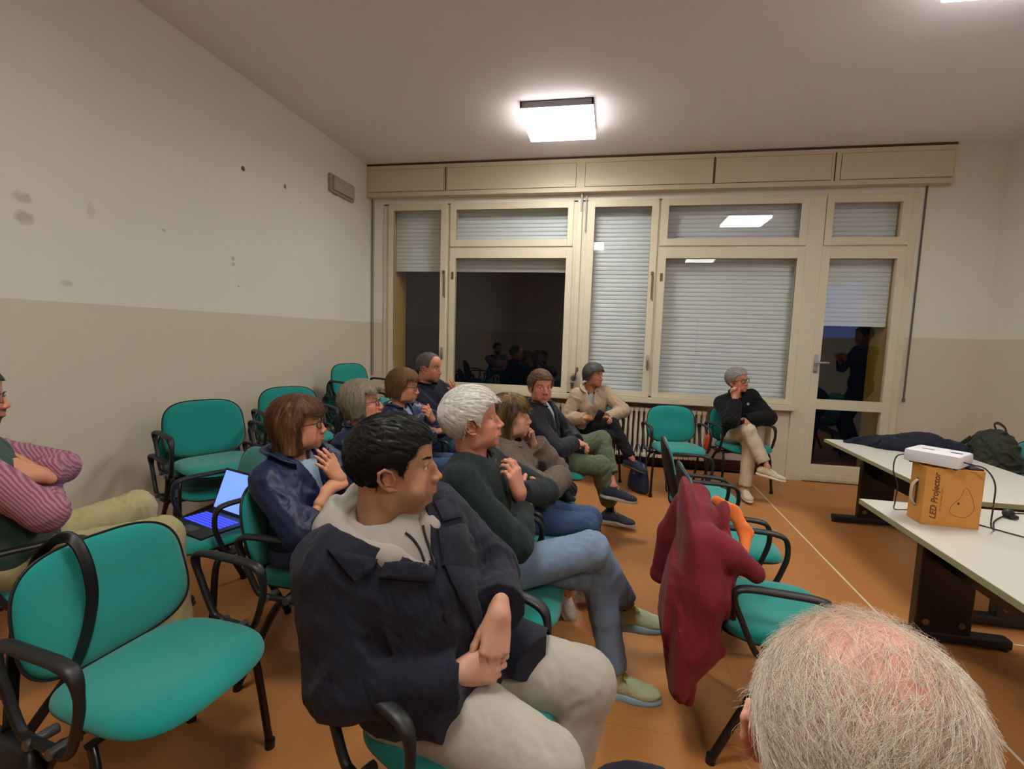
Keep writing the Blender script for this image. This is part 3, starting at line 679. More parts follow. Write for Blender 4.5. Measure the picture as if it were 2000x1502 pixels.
        for c in cs:
            for ax in range(3):
                if c[ax] == 0:
                    c2 = list(c); c2[ax] = 1; c2 = tuple(c2); a, b = val[c], val[c2]; m = (a < 0) != (b < 0)
                    t = np.where(m, a/np.where(m, a-b, 1), 0); p = np.tile(np.array(c, float), (len(C), 1)); p[:, ax] = t
                    acc[m] += p[m]; num[m] += 1
        V = s.lo+(C+acc/num[:, None])*s.h; F = []
        for ax in range(3):
            o = [i for i in range(3) if i != ax]
            A = [slice(None)]*3; B = [slice(None)]*3; A[ax] = slice(0, -1); B[ax] = slice(1, None)
            E = ins[tuple(A)] != ins[tuple(B)]
            I = np.argwhere(E); I = I[(I[:, o[0]] > 0) & (I[:, o[1]] > 0) & (I[:, o[0]] < n[o[0]]) & (I[:, o[1]] < n[o[1]])]
            q = []
            for (u, v) in ((0, 0), (1, 0), (1, 1), (0, 1)):
                J = I.copy(); J[:, o[0]] -= u; J[:, o[1]] -= v; q.append(vid[J[:, 0], J[:, 1], J[:, 2]])
            q = np.stack(q, 1); fl = ins[I[:, 0], I[:, 1], I[:, 2]]
            if ax == 1: fl = ~fl
            q[fl] = q[fl][:, ::-1]; q = q[:, ::-1]; F.append(q)
        F = np.concatenate(F); F = F[(F >= 0).all(1)]
        return V, F
def smooth_mesh(V, F, it=1, lam=.5):
    for _ in range(it):
        a = np.zeros_like(V); c = np.zeros(len(V))
        for i in range(4):
            for j in (1, 3): np.add.at(a, F[:, i], V[F[:, (i+j) % 4]]); np.add.at(c, F[:, i], 1)
        V = V+lam*(a/np.maximum(c, 1)[:, None]-V)
    return V
def fnoise(P, sc, seed=0):
    """smooth warped sine noise, about -1..1"""
    r = np.random.default_rng(seed); out = np.zeros(len(P)); q = P*sc
    w1 = np.sin(q@r.normal(size=3)+r.uniform(0, 6)); w2 = np.sin(q@r.normal(size=3)*1.3+r.uniform(0, 6))
    for i in range(3):
        k = r.normal(size=3); k /= np.linalg.norm(k); out += np.sin(q@k*2+1.7*w1*(i != 1)+1.5*w2+r.uniform(0, 6))
    return out/3
def ridge(P, sc, seed): return 1-2*np.abs(fnoise(P, sc, seed))
# ---------------------------------------------------------------- people
def two_bone(a, t, l1, l2, pole):
    a = np.asarray(a, float); t = np.asarray(t, float); d = t-a; D = np.linalg.norm(d); D2 = min(D, (l1+l2)*.999); u = d/max(D, 1e-9); t = a+u*D2
    x = (l1*l1-l2*l2+D2*D2)/(2*D2); h = math.sqrt(max(0, l1*l1-x*x)); p = np.asarray(pole, float); p = p-u*(p@u); p = unit(p)
    return a+u*x+p*h, t
def frame(yaw, pitch=0, roll=0):
    """columns: forward, left, up; yaw from +x, pitch up positive, roll toward its right positive (degrees)"""
    y, p, r = map(math.radians, (yaw, pitch, roll))
    F = np.array([math.cos(y)*math.cos(p), math.sin(y)*math.cos(p), math.sin(p)]); L = np.array([-math.sin(y), math.cos(y), 0]); U = np.cross(F, L)
    L2 = L*math.cos(r)+U*math.sin(r); U2 = -L*math.sin(r)+U*math.cos(r)
    return np.stack([F, L2, U2], 1)
M_SKIN = None
def skin_mat():
    m = bpy.data.materials.new('skin'); m.use_nodes = True; t = N(m); b = t.n['Principled BSDF']
    at = t('ShaderNodeAttribute', attribute_name='Col').outputs['Color']; g = t('ShaderNodeTexCoord').outputs['Object']
    n1 = t('ShaderNodeTexNoise', {'Vector': g, 'Scale': 60, 'Detail': 4}).outputs['Fac']
    c = t.mix(t.math('MULTIPLY', n1, .16), at, t.mix(1.0, at, (1.0, .72, .66), 'MULTIPLY'))
    t.l.new(c, b.inputs['Base Color']); b.inputs['Roughness'].default_value = .5; b.inputs['Specular IOR Level'].default_value = .4
    b.inputs['Subsurface Weight'].default_value = .12; b.inputs['Subsurface Radius'].default_value = (.012, .004, .002); b.inputs['Subsurface Scale'].default_value = .6
    n2 = t('ShaderNodeTexNoise', {'Vector': g, 'Scale': 300, 'Detail': 3}).outputs['Fac']
    n3 = t('ShaderNodeTexNoise', {'Vector': g, 'Scale': 70, 'Detail': 3}).outputs['Fac']
    hh = t.math('ADD', t.math('MULTIPLY', n2, .35), n3)
    t.l.new(t('ShaderNodeBump', {'Height': hh, 'Strength': .22, 'Distance': .0022}).outputs[0], b.inputs['Normal'])
    return m
M_SKIN = skin_mat()
def hair_mat():
    m = bpy.data.materials.new('hair'); m.use_nodes = True; t = N(m); b = t.n['Principled BSDF']
    at = t('ShaderNodeAttribute', attribute_name='Col').outputs['Color']
    t.l.new(at, b.inputs['Base Color']); b.inputs['Roughness'].default_value = .55; b.inputs['Specular IOR Level'].default_value = .35
    return m
M_HAIR = hair_mat()
M_EYE = mat('eye_white', (205, 196, 188), .2); M_IRIS = mat('eye_iris', (62, 46, 36), .15); M_LASH = mat('brow_hair', (40, 30, 26), .8)

def head_field(sp, h):
    """returns field in the head's own frame (forward, left, up), origin at eye level"""
    g = sp.get; fem = g('fem', 0); fat = g('fat', 0.0); J = 1+.14*fat; nl = g('nose', 1.0); old = g('old', 0)
    f = Field((-.13, -.105, -.21), (.145, .105, .14), h)
    f.ell((-.016, 0, .032), (.098, .0765, .086), k=0)
    f.ell((.0, 0, .05), (.088, .070, .068), k=.03)
    f.ell((.024, 0, -.028), (.062, .060*(1+.06*fat), .082), k=.03)                        # face mass
    f.ell((.022, 0, -.078), (.056, .050*J*(.93 if fem else 1), .036), k=.025)            # jaw
    f.ell((.066, 0, -.103+.004*fem), (.017, .020-.003*fem, .014), k=.022)                 # chin
    if fat > .3: f.ell((.024, 0, -.108), (.052, .056, .032), k=.03)
    for s in (-1, 1):
        f.ell((.056, s*.042, -.026), (.024, .019, .018), k=.02)                          # cheekbone
        f.ell((.045, s*.047*J, -.060), (.030, .015+.010*fat, .032), k=.022)               # cheek
        f.ell((.000, s*.056*J, -.07), (.028, .012, .030), k=.02)                         # jaw corner
    br = .0075*(0.35 if fem else 1)
    for s in (-1, 1):
        f.cap((.078, s*.012, .0205), (.066, s*.047, .0195), .0085+br*.4, .0075, .012)                        # brow ridge
    f.ell((.063, 0, .055), (.026, .050, .036), k=.03)                                    # forehead
    for s in (-1, 1): f.ell((.0955, s*.0325, .0005), (.0160, .0175, .0130), k=.012, mode='sub')   # eye sockets
    f.cap((.082, 0, .014), (.094, 0, -.008), .0085, .0085, .012)                          # bridge
    f.cap((.092, 0, -.006), (.1045+.006*(nl-1), 0, -.0325), .0072, .0095, .010)
    f.ell((.1055+.012*(nl-1), 0, -.0370), (.0105, .0100, .0092), k=.006)                  # tip
    f.ell((.0935, 0, -.034), (.013, .0115, .0145), k=.006)
    for s in (-1, 1):
        f.ell((.0960, s*.0128, -.0405), (.0115, .0080, .0088), k=.006)                   # wing
        f.ell((.1000, s*.0066, -.0500), (.0036, .0028, .0030), k=.002, mode='sub')         # nostril
    f.cap((.094, 0, -.046), (.0925, 0, -.058), .006, .0065, .012)                         # philtrum
    f.ell((.071, 0, -.066), (.0225, .027, .024), k=.018)                                 # muzzle
    mw = .0225; dn = .003*old
    for s in (-1, 1):
        f.chain([(.0945, 0, -.0625), (.0915, s*.011, -.0635), (.0825, s*mw, -.0675-dn)], [.0058, .0054, .0024], .004)     # upper lip
        f.chain([(.0935, 0, -.0725), (.0905, s*.011, -.0718), (.0825, s*mw*.92, -.069-dn)], [.0070, .0062, .0024], .004)  # lower lip
    for s in (-1, 1): f.chain([(.1035, 0, -.0672), (.0995, s*.012, -.0675), (.0895, s*(mw+.001), -.0685-dn)], [.0026, .0024, .0018], .002, 'sub')
    for s in (-1, 1):
        c0 = np.array((.0705, s*.0320, .0))
        f.ell(c0, (.0140, .0135, .0122), k=.004)                                         # lids round the ball
        f.ell((.0835, s*.0338, -.0006), (.0120, .0132, .0048+.0010*fem), k=.0016, mode='sub')        # lid opening
        f.cap((.0835, s*.020, .0085), (.0775, s*.046, .0065), .0035, .003, .006)           # upper fold
        if old: f.cap((.083, s*.021, -.0115), (.0755, s*.044, -.011), .0032, .003, .006)     # bag
        if old: f.cap((.0905, s*.0215, -.045), (.079, s*.0335, -.072), .0018, .0014, .006, 'sub')
    # neck
    nr = g('neckr', .045 if fem else .053)*(1+.14*fat)
    nb = np.array(g('neck_local', (-.05, 0, -.20)))
    f.cap((-.034, 0, -.055), nb, nr, nr*1.08, .022)
    if not fem: f.ell((.012, 0, -.128), (.012, .012, .014), k=.02)
    # ears
    for s in (-1, 1):
        E = np.array((-.006, s*.074, -.012)); ax = unit((-.25, s*.55, .12)); up = unit((-.18, s*.12, 1)); fw = unit((1, s*.12, .18))
        def q(a, b, c): return E+fw*a+up*b+np.array((0, s, 0))*c-fw*(c*.35)
        rim = [q(.012, -.002, .004), q(.011, .018, .008), q(.0, .029, .013), q(-.014, .024, .016), q(-.019, .006, .017), q(-.015, -.012, .014), q(-.005, -.026, .009), q(.006, -.030, .005)]
        f.ell(q(-.003, -.0, .004), (.014, .0055, .026), R=np.stack([fw, np.cross(up, fw), up], 1), k=.005)
        f.chain(rim, [.0032, .0036, .0038, .0038, .0036, .0034, .0046, .0042], .0035)
        f.chain([q(.004, -.014, .011), q(-.008, -.010, .013), q(-.009, .006, .014), q(.001, .014, .012)], [.0022, .0026, .0026, .0022], .003)
        f.ell(q(.003, -.002, .0125), (.0065, .006, .011), R=np.stack([fw, np.cross(up, fw), up], 1), k=.003, mode='sub')
        f.ell(q(.0125, -.003, .0055), (.004, .004, .006), R=np.stack([fw, np.cross(up, fw), up], 1), k=.003)
    return f
def head_colors(V, sp):
    base = np.array(lin(sp.get('skin', (214, 160, 128)))); c = np.tile(base, (len(V), 1)); F, L, U = V.T; aL = np.abs(L)
    def blend(m, col): nonlocal c; m = np.clip(m, 0, 1)[:, None]; c = c*(1-m)+np.array(lin(col))*m
    red = sp.get('red', .25); rc = tuple(int(x*k) for x, k in zip(sp.get('skin', (214, 160, 128)), (.98, .70, .66)))
    gs = lambda cf, cl, cu, r: np.exp(-(((F-cf)/r)**2+((aL-cl)/r)**2+((U-cu)/r)**2))
    blend(red*gs(.11, 0, -.036, .022)*1.2, rc); blend(red*gs(.072, .045, -.038, .028)*1.3, rc); blend(red*.8*gs(-.008, .085, -.01, .028), rc)
    blend(red*.35*np.clip((-.10-U)/.04, 0, 1), rc)
    lip = np.exp(-((U+.0672)/.0078)**4)*np.exp(-(aL/.0235)**6)*(F > .078)
    blend(lip*(.75 if sp.get('fem') else .6), sp.get('lips', (176, 92, 84)))
    if sp.get('stubble'):
        st = sp['stubble']; m = np.clip((-.040-U)/.012, 0, 1)*np.clip((F+.005)/.02, 0, 1)*np.clip((U+.165)/.04, 0, 1)*(1-lip)
        m *= np.clip(1-np.exp(-((U+.05)/.012)**2-((aL-.03)/.02)**2)*.6, 0, 1)
        blend(m*st, sp.get('stubcol', (90, 76, 72)))
    if sp.get('scalp') is not None:
        m = np.clip((U-np.interp(F, [-.13, -.06, -.03, 0, .04, .06, .075], [-.07, -.06, -.03, .01, .01, .045, .09]))/.015, 0, 1); blend(m*sp.get('scalpk', .6), sp['scalp'])
    eyeline = np.exp(-((U-.0065)/.0016)**2)*np.exp(-((aL-.0325)/.0125)**6)*(F > .072); blend(eyeline*.7, (60, 36, 30))
    bag = np.exp(-((U+.011)/.007)**2)*np.exp(-((aL-.031)/.016)**2)*(F > .06); blend(bag*.22, tuple(int(x*.62) for x in sp.get('skin', (214, 160, 128))))
    return c
def strands(roots, dirfn, length, steps, rad, field=None, lift=.001, jitter=.25, col=(60, 40, 30), cvar=.2, streak=None, rng=RNG, curl=0.0, grav=0.0, side=3, dev=0, clump=0, flatD=.5, stop=None):
    """hair strands as thin tapering tubes; roots (n,3); dirfn(P)->(n,3)"""
    n = len(roots); P = roots.copy(); path = [P.copy()]; ln = length*(rng.uniform(.65, 1.15, n) if np.ndim(length) == 0 else 1); step = (ln/steps)[:, None]
    J = rng.normal(size=(n, 3))*jitter+clump*np.stack([fnoise(roots, 75, 41+q) for q in range(3)], 1); lf = lift*rng.uniform(.2, 1.6, n); D = None
    for i in range(steps):
        d = dirfn(P)+J*(1 if not curl else math.cos(i*curl)); d[:, 2] -= grav*(i/steps)
        d /= np.maximum(1e-9, np.linalg.norm(d, axis=1, keepdims=True)); D = d if D is None else .5*D+.5*d
        D /= np.maximum(1e-9, np.linalg.norm(D, axis=1, keepdims=True)); 
        if field is not None:
            gg = field.grad(P); D = D-gg*((D*gg).sum(1, keepdims=True))*flatD*(field.sample(P) < .05)[:, None]; D /= np.maximum(1e-9, np.linalg.norm(D, axis=1, keepdims=True))
        go = 1.0 if stop is None else (stop(P) < 0)[:, None]
        P = P+D*step*go
        if field is not None:
            s = field.sample(P); g = field.grad(P); push = np.clip(lf*(i+1)/steps*(1+dev)-s, -.003, .02); inb = s < .15; P = P+g*(push*inb)[:, None]
        path.append(P.copy())
    A = np.stack(path, 1); m = steps+1
    T = np.gradient(A, axis=1); T /= np.maximum(1e-9, np.linalg.norm(T, axis=2, keepdims=True)); ref = np.where(np.abs(T[..., 2:3]) > .9, np.array([1., 0, 0]), np.array([0, 0, 1.]))
    S = np.cross(T, ref); S /= np.maximum(1e-9, np.linalg.norm(S, axis=2, keepdims=True)); B = np.cross(T, S)
    tp = np.linspace(1, .35, m)[None, :, None]; R = (rad*rng.uniform(.7, 1.2, n))[:, None, None]*tp
    rings = [A+R*(math.cos(2*math.pi*k/side)*S+math.sin(2*math.pi*k/side)*B) for k in range(side)]
    V = np.stack(rings, 2).reshape(-1, 3)
    base = (np.arange(n)*m*side)[:, None, None]; ii = (np.arange(m-1)*side)[None, :, None]; k = np.arange(side)[None, None, :]
    q = np.stack([base+ii+k, base+ii+(k+1) % side, base+ii+side+(k+1) % side, base+ii+side+k], -1).reshape(-1, 4)
    c0 = np.array(lin(col)); cc = c0[None]*(1+rng.normal(size=(n, 1))*cvar)
    if streak is not None:
        w = (fnoise(roots, streak[1], 5) > streak[2])*rng.uniform(.4, 1, n); cc = cc*(1-w[:, None])+np.array(lin(streak[0]))*w[:, None]
    C = np.repeat(np.clip(cc, .003, 1), m*side, 0)
    return V, q, C
def merge(parts):
    Vs, Qs, Cs = [], [], []; o = 0
    for V, Q, C in parts: Vs.append(V); Qs.append(Q+o); Cs.append(C); o += len(V)
    return np.concatenate(Vs), np.concatenate(Qs), np.concatenate(Cs)
def hair_build(sp, hf, h):
    st = sp['hair']; col = sp['hcol']; n = sp.get('hn', 1500); rad = sp.get('hrad', .0006); g = sp.get; rng = np.random.default_rng(sp.get('seed', 1)); vol = g('vol', 0.0)
    f = Field((-.15, -.125, -.21), (.14, .125, .16), h); parts = []
    if st in ('short', 'crew', 'thin'):
        t = {'short': .012, 'crew': .004, 'thin': .003}[st]+vol
        f.ell((-.018, 0, .034), (.098+t, .0765+t*.8, .086+t), k=0).ell((.0, 0, .052), (.088+t, .070+t*.7, .068+t), k=.03)
        lf, lu = g('line', ([-.14, -.07, -.045, -.028, -.014, .008, .016, .026, .040, .056, .066, .09], [-.075, -.062, -.045, .0, .022, .022, -.006, -.006, .030, .044, .062, .066]))
        def fn(P): return np.interp(P[:, 0], lf, lu)-P[:, 2]+.004*fnoise(P, 90, 3)
        I = np.argwhere(f.d < .06); P = f.lo+I*f.h; e = fn(P).astype(np.float32); dd = f.d[I[:, 0], I[:, 1], I[:, 2]]; f.d[I[:, 0], I[:, 1], I[:, 2]] = np.maximum(dd, e)
        f.displace(lambda P: -.0022*ridge(P*np.array((.6, 1, 1)), 120, 9)*g('lump', 1.0))
        W = np.array(g('whorl', (-.085, 0, .075)))
        def flow(P):
            v = P-W; v = v/np.maximum(1e-6, np.linalg.norm(v, axis=1, keepdims=True)); v = v+np.array(g('comb', (0, 0, 0))); gr = (hf if g('nocap') else f).grad(P); v = v-gr*(v*gr).sum(1, keepdims=True)*g('flat', .85); return v/np.maximum(1e-6, np.linalg.norm(v, axis=1, keepdims=True))
        L = g('hlen', {'short': .032, 'crew': .010, 'thin': .03}[st])
    else:
        lo = g('bob', -.10); t = .012+vol
        f.ell((-.018, 0, .034), (.098+t, .0765+t, .086+t), k=0).ell((.0, 0, .052), (.090+t, .072+t, .068+t), k=.03)
        back = g('back', 0.0)
        f.cap((-.055-back, 0, .0), (-.06-back, 0, lo+.02), .060, .052+back, .04)
        for s in (-1, 1):
            f.cap((-.025, s*.058, .02), (-.022, s*.064, lo+.012), .036, .030+g('flare', 0), .035, sq=((0, 1, 0), .8))
            f.cap((.012, s*.066, .02), (.012, s*.070, lo+.03), .022, .017, .03)
        fu, ff = g('front', ([-.25, -.10, -.03, .0, .022, .036, .07, .14], [.022, .026, .034, .042, .055, .10, .13, .13]))
        bl = g('browline', .034)
        def fn(P):
            a = P[:, 0]-np.interp(P[:, 2], fu, ff)+.004*fnoise(P, 80, 4)
            b = lo-P[:, 2]+.12*np.maximum(0, P[:, 0]+.0)*g('tilt', 1)+.006*fnoise(P, 70, 6)
            fr = np.where(P[:, 0] > .045, bl+.25*np.abs(P[:, 1]-.01)-P[:, 2], -1)
            return np.maximum(np.maximum(a, b), np.minimum(fr, .03))
        I = np.argwhere(f.d < .06); P = f.lo+I*f.h; e = fn(P).astype(np.float32); dd = f.d[I[:, 0], I[:, 1], I[:, 2]]; f.d[I[:, 0], I[:, 1], I[:, 2]] = np.maximum(dd, e)
        # hollow so that the face and neck stay free
        f.ell((.05, 0, -.06), (.062, .062, .085), k=.01, mode='sub')
        f.displace(lambda P: -.003*ridge(P*np.array((1, 1, .12)), 130, 9)*g('lump', 1.0))
        PT = np.array(g('part', (.02, .012, .12)))
        def flow(P):
            v = P-PT; v[:, 2] = v[:, 2]*.3-.06; v[:, 0] += np.where((P[:, 0] > .03) & (P[:, 2] > .03), .05, -.01)*g('fwd', 1)
            v = v/np.maximum(1e-6, np.linalg.norm(v, axis=1, keepdims=True)); v[:, 2] -= .9*np.clip((.06-P[:, 2])/.05, 0, 1.5); gr = f.grad(P); v = v-gr*(v*gr).sum(1, keepdims=True)*.9
            return v/np.maximum(1e-6, np.linalg.norm(v, axis=1, keepdims=True))
        L = g('hlen', .075)
    V, Q = f.mesh(); V = smooth_mesh(V, Q, 1 if st != 'bob' else 4)
    c0 = np.array(lin(col))*g('under', .7); C = np.tile(c0, (len(V), 1))*(1+.22*fnoise(V*np.array((1, 1, .3)), 150, 11)[:, None])
    if g('streak'): w = np.clip((fnoise(V*np.array((1, 1, .15)), g('streak')[1], 5)-g('streak')[2])*3, 0, .8)[:, None]; C = C*(1-w)+np.array(lin(g('streak')[0]))*w*.8
    parts.append((V, Q, np.clip(C, .003, 1)))
    top = V[:, 2] > (-.09 if st in ('short', 'crew', 'thin') else -.05); idx = np.flatnonzero(top); R = V[rng.choice(idx, n)]+rng.normal(size=(n, 3))*.0012
    R = R+f.grad(R)*(-.001)
    if g('nocap'):
        R = R-hf.grad(R)*hf.sample(R)[:, None]
        keep = rng.uniform(size=len(R)) < np.where(np.linalg.norm((R-np.array((.0, 0, .12)))/np.array((.075, .05, .05)), axis=1) < 1, .5, 1.0); keep &= ~((np.abs(R[:, 1]) > .066) & (R[:, 0] > -.035) & (R[:, 0] < .03) & (R[:, 2] < .03)); R = R[keep]
    parts.append(strands(R, flow, L, g('hsteps', 5), rad, hf if g('nocap') else f, lift=g('lift', .0016), jitter=g('jit', .16 if st in ('short', 'crew', 'thin') else .07), col=col, cvar=g('cvar', .22), streak=g('streak'), rng=rng, grav=g('grav', 0), dev=g('dev', 0), clump=g('clump', .12), flatD=.97 if g('nocap') else g('flatD', .5), stop=None if g('nocap') else (lambda P: fn(P)-g('spill', .010))))
    return merge(parts) if not g('nocap') else parts[1]
def hand_field(f, wr, D, Nn, thumb_side, sz=1.0, curl=(20, 25, 15), spread=.0, curls=None, thumb=(35, 20, 20), thumb_out=45):
    """hand from wrist wr; D finger direction, Nn back-of-hand normal, thumb_side +1: thumb along N x D"""
    D = unit(D); Nn = unit(np.asarray(Nn, float)-D*(D@np.asarray(Nn, float))); S = np.cross(Nn, D)*thumb_side; wr = np.asarray(wr, float)
    P = lambda d, s, n: wr+(D*d+S*s+Nn*n)*sz
    roots = [(.088, .029), (.093, .010), (.089, -.010), (.080, -.028)]; L = [.070, .078, .073, .056]; r0 = [.0092, .0095, .009, .0078]
    for (d, s), r in zip(roots, r0): f.cap(P(.012, s*.55, 0), P(d, s, 0), .0145*sz, .0115*sz, .012*sz)
    f.ell(P(.045, 0, -.003), np.array((.046, .036, .0135))*sz, R=np.stack([D, S, Nn], 1), k=.012*sz)
    f.cap(P(-.03, 0, 0), P(.02, 0, 0), .022*sz, .0235*sz, .014*sz, sq=(Nn, .78))
    tips = []
    for i, ((d, s), l, r) in enumerate(zip(roots, L, r0)):
        p = P(d, s, 0); a = 0; cs = curls[i] if curls else [c*(1+.12*(i-1)) for c in curl]; fd = unit(D+S*spread*(1.5-i)*.12)
        for j, fr in enumerate((.45, .30, .25)):
            a += math.radians(cs[j]); q = p+(fd*math.cos(a)-Nn*math.sin(a))*l*fr*sz
            f.cap(p, q, r*(1-.09*j)*sz, r*(1-.09*(j+1))*sz, .0035*sz)
            if j < 2: f.ell(q+Nn*0, np.array((1, 1, 1))*r*(1.02-.08*j)*sz, k=.003*sz)
            p = q
        tips.append(p)
    a = math.radians(thumb_out); td = unit(D*math.cos(a)+S*math.sin(a)-Nn*.35); p = P(.018, .020, -.006)
    q = p+td*.040*sz; f.cap(p, q, .0145*sz, .0115*sz, .010*sz); 
    for j, (l, c) in enumerate(((.030, thumb[1]), (.025, thumb[2]))):
        c = math.radians(c); axd = unit(D-td*(D@td)); td = unit(td*math.cos(c)+axd*math.sin(c)); p, q = q, q+td*l*sz; f.cap(p, q, (.0112-.001*j)*sz, (.0100-.001*j)*sz, .004*sz)
    return f
def person(sp):
    """build one seated or standing person from its pose; returns the root"""
    g = sp.get; s = g('s', 1.0); fem = g('fem', 0)
    B = frame(g('yaw', 0)); F, L, U = B.T; hip = np.array(sp['hip'], float); head = np.array(sp['head'], float); H = frame(*g('look', (g('yaw', 0), 0, 0)))
    root = empty('person', (hip[0], hip[1], 0), label=sp['label'], cat='person', group=g('group')); RL = np.array([hip[0], hip[1], 0])
    def W(name, V, Q, m, parent=None, C=None):
        V = V-RL; return fast_mesh(name, V, Q, m, parent or root, C)
    # skeleton
    nb = np.array(g('neck')) if g('neck') is not None else head-H[:, 2]*.155*s-unit(H[:, 0]*np.array((1, 1, 0)))*.035*s
    sw = g('sw', .150 if fem else .178)*s; TW = frame(g('yaw', 0)+g('twist', 0)); TL = TW[:, 1]; TF = TW[:, 0]
    spine = unit(nb-hip); TL = unit(TL-spine*(TL@spine)+spine*g('tilt', 0)*.01); TF = np.cross(TL, spine)
    sh = [nb-spine*.055*s-TL*sw, nb-spine*.055*s+TL*sw]   # right, left
    for q_ in (0, 1): sh[q_] = sh[q_]+U*g('shoff', (0, 0))[q_]
    ua, fa = g('ua', .275 if fem else .30)*s, g('fa', .235 if fem else .26)*s
    th, sn = g('th', .41 if fem else .44)*s, g('sn', .40 if fem else .43)*s
    loc = lambda v: hip+F*v[0]+L*v[1]+U*v[2]
    arms = []
    for i, side in enumerate(('R', 'L')):
        a = sp['arm'+side]; t = loc(a['hand']) if 'hand' in a else np.array(a['at'], float); e, wv = two_bone(sh[i], t, ua, fa, B@np.array(a.get('pole', (0, -1 if i == 0 else 1, -1))))
        if 'elb' in a: e = sh[i]+unit(np.array(a['elb'])-sh[i])*ua; wv = e+unit(t-e)*min(fa*1.03, max(fa*.72, np.linalg.norm(t-e)))
        arms.append((sh[i], e, wv, a))
    legs = []
    for i, side in enumerate(('R', 'L')):
        a = sp['leg'+side]; hj = hip+L*(-.085 if i == 0 else .085)*s+U*(-.02); t = loc(a['lank']) if 'lank' in a else np.array(a['ank'], float); k, an = two_bone(hj, t, th, sn, B@np.array(a.get('pole', (1, 0, 1))))
        if 'knee' in a: k = hj+unit(np.array(a['knee'])-hj)*min(th*1.04, max(th*.88, np.linalg.norm(np.array(a['knee'])-hj))); an = k+unit(t-k)*min(sn*1.04, max(sn*.86, np.linalg.norm(t-k)))
        legs.append((hj, k, an, a))
    sp['_sk'] = dict(hip=hip, nb=nb, sh=sh, arms=[(a[1], a[2]) for a in arms], legs=[(l[1], l[2]) for l in legs])
    fat = g('fat', 0); bw = g('bulk', 1.0)*(1+.12*fat)
    # head
    hh = g('hh', .003); hs = g('hs', .96 if fem else 1.0)
    sp['neck_local'] = tuple((H.T@(nb-head))/hs+np.array((0, 0, -.02)))
    hf = head_field(sp, hh); V, Q = hf.mesh(); V = V[:, :]; C = head_colors(V, sp); VW = head+(V*hs)@H.T
    parts = [(VW, Q, C)]
    # hands and forearms
    skin = np.array(lin(g('skin', (214, 160, 128)))); hskin = np.array(lin(g('hskin', g('skin', (214, 160, 128)))))
    for i, (a0, e, wv, a) in enumerate(arms):
        if a.get('hide'): continue
        fd = unit(wv-e); D = unit(np.array(a['dir'])) if 'dir' in a else fd; Nn = unit(np.array(a.get('norm', (0, 0, 1)))); hz = g('hz', .93 if fem else 1.02)*s
        r = .17*hz; fo = Field(np.minimum(wv, wv-fd*.10)-r, np.maximum(wv, wv-fd*.10)+r, g('hhand', .003))
        hand_field(fo, wv, D, Nn, (1 if i == 0 else -1), hz, a.get('curl', (25, 30, 20)), a.get('spread', 0), a.get('curls'), a.get('thumb', (35, 15, 15)), a.get('tout', 42))
        fo.cap(wv-fd*a.get('bare', .08), wv, .033*s*(.85 if fem else 1), .026*s*(.9 if fem else 1), .015)
        V, Q = fo.mesh(); c = np.tile(hskin, (len(V), 1)); rr = np.clip(fnoise(V, 60, 2), 0, 1)[:, None]*.25; c = c*(1-rr)+c*np.array((1, .72, .68))*rr; parts.append((V, Q, c))
    # hidden trunk, limbs (inside the clothes)
    lo = np.min([hip, nb, head]+[x for q in arms for x in q[:3]]+[x for q in legs for x in q[:3]], 0)-.2; hi = np.max([hip, nb, head]+[x for q in arms for x in q[:3]]+[x for q in legs for x in q[:3]], 0)+.2
    fb = Field(lo, hi, .014); fb.cap(hip, nb-spine*.1, .09, .085, .03); fb.cap(nb-spine*.12, nb, .05, .045, .03)
    for (a0, e, wv, a) in arms: fb.cap(nb-spine*.08, a0, .04, .035, .03).cap(a0, e, .033, .028, .02).cap(e, wv-unit(wv-e)*.03, .027, .020, .02)
    for (hj, k, an, a) in legs: fb.cap(hip, hj, .08, .07, .03).cap(hj, k, .055, .04, .03).cap(k, an, .038, .03, .02).cap(an, an-np.array((0, 0, .03)), .03, .03, .02)
    V, Q = fb.mesh(); parts.append((V, Q, np.tile(skin, (len(V), 1))))
    Vb, Qb, Cb = merge(parts); W('body', Vb, Qb, M_SKIN, None, Cb)
    # eyes
    gz = H@unit(np.array(g('gaze', (1, 0, 0))))
    for sd in (-1, 1):
        c = head+H@(np.array((.0718, sd*.0322, -.0004))*hs); mb = MB(); mb.sph(tuple(c-RL), .0125*hs, n=20); eo = mb.build('eye', M_EYE, root, True)
        c2 = c+gz*.0082*hs; MB().cyl(tuple(c2-RL), tuple(c2+gz*.0040*hs-RL), .0062*hs, .0052*hs, n=16).build('iris', M_IRIS, eo, True)
    # brows
    bc = g('browcol', tuple(int(x*.6) for x in g('hcol', (60, 40, 30)))); rng = np.random.default_rng(3); pr = []
    for sd in (-1, 1):
        u = rng.uniform(0, 1, g('nbrow', 90)); R0 = np.stack([.0875-.016*u**1.6, sd*(.013+.036*u), .0205+.005*np.sin(u*2.4)+rng.normal(size=len(u))*.0014], 1)
        R0 = R0-hf.grad(R0)*hf.sample(R0)[:, None]
        pr.append(strands(R0, lambda P, sd=sd: np.tile(unit((-.3, sd*.9, .25)), (len(P), 1)), .008, 2, .00055 if not g('thinbrow') else .0003, hf, .0008, .2, bc, .15, rng=rng))
    Vh, Qh, Ch = merge(pr); W('eyebrow', head+(Vh*hs)@H.T, Qh, M_HAIR, None, Ch)
    # hair
    if g('hair'):
        Vh, Qh, Ch = hair_build(sp, hf, g('hairh', .0035)); W('hair', head+(Vh*hs)@H.T, Qh, M_HAIR, None, Ch)
    ex = g('extra_hair')
    # trousers
    T = sp['trousers']; lo = np.min([hip-.2]+[x-.14 for q in legs for x in q[:3]], 0); hi = np.max([hip+.22]+[x+.14 for q in legs for x in q[:3]], 0)
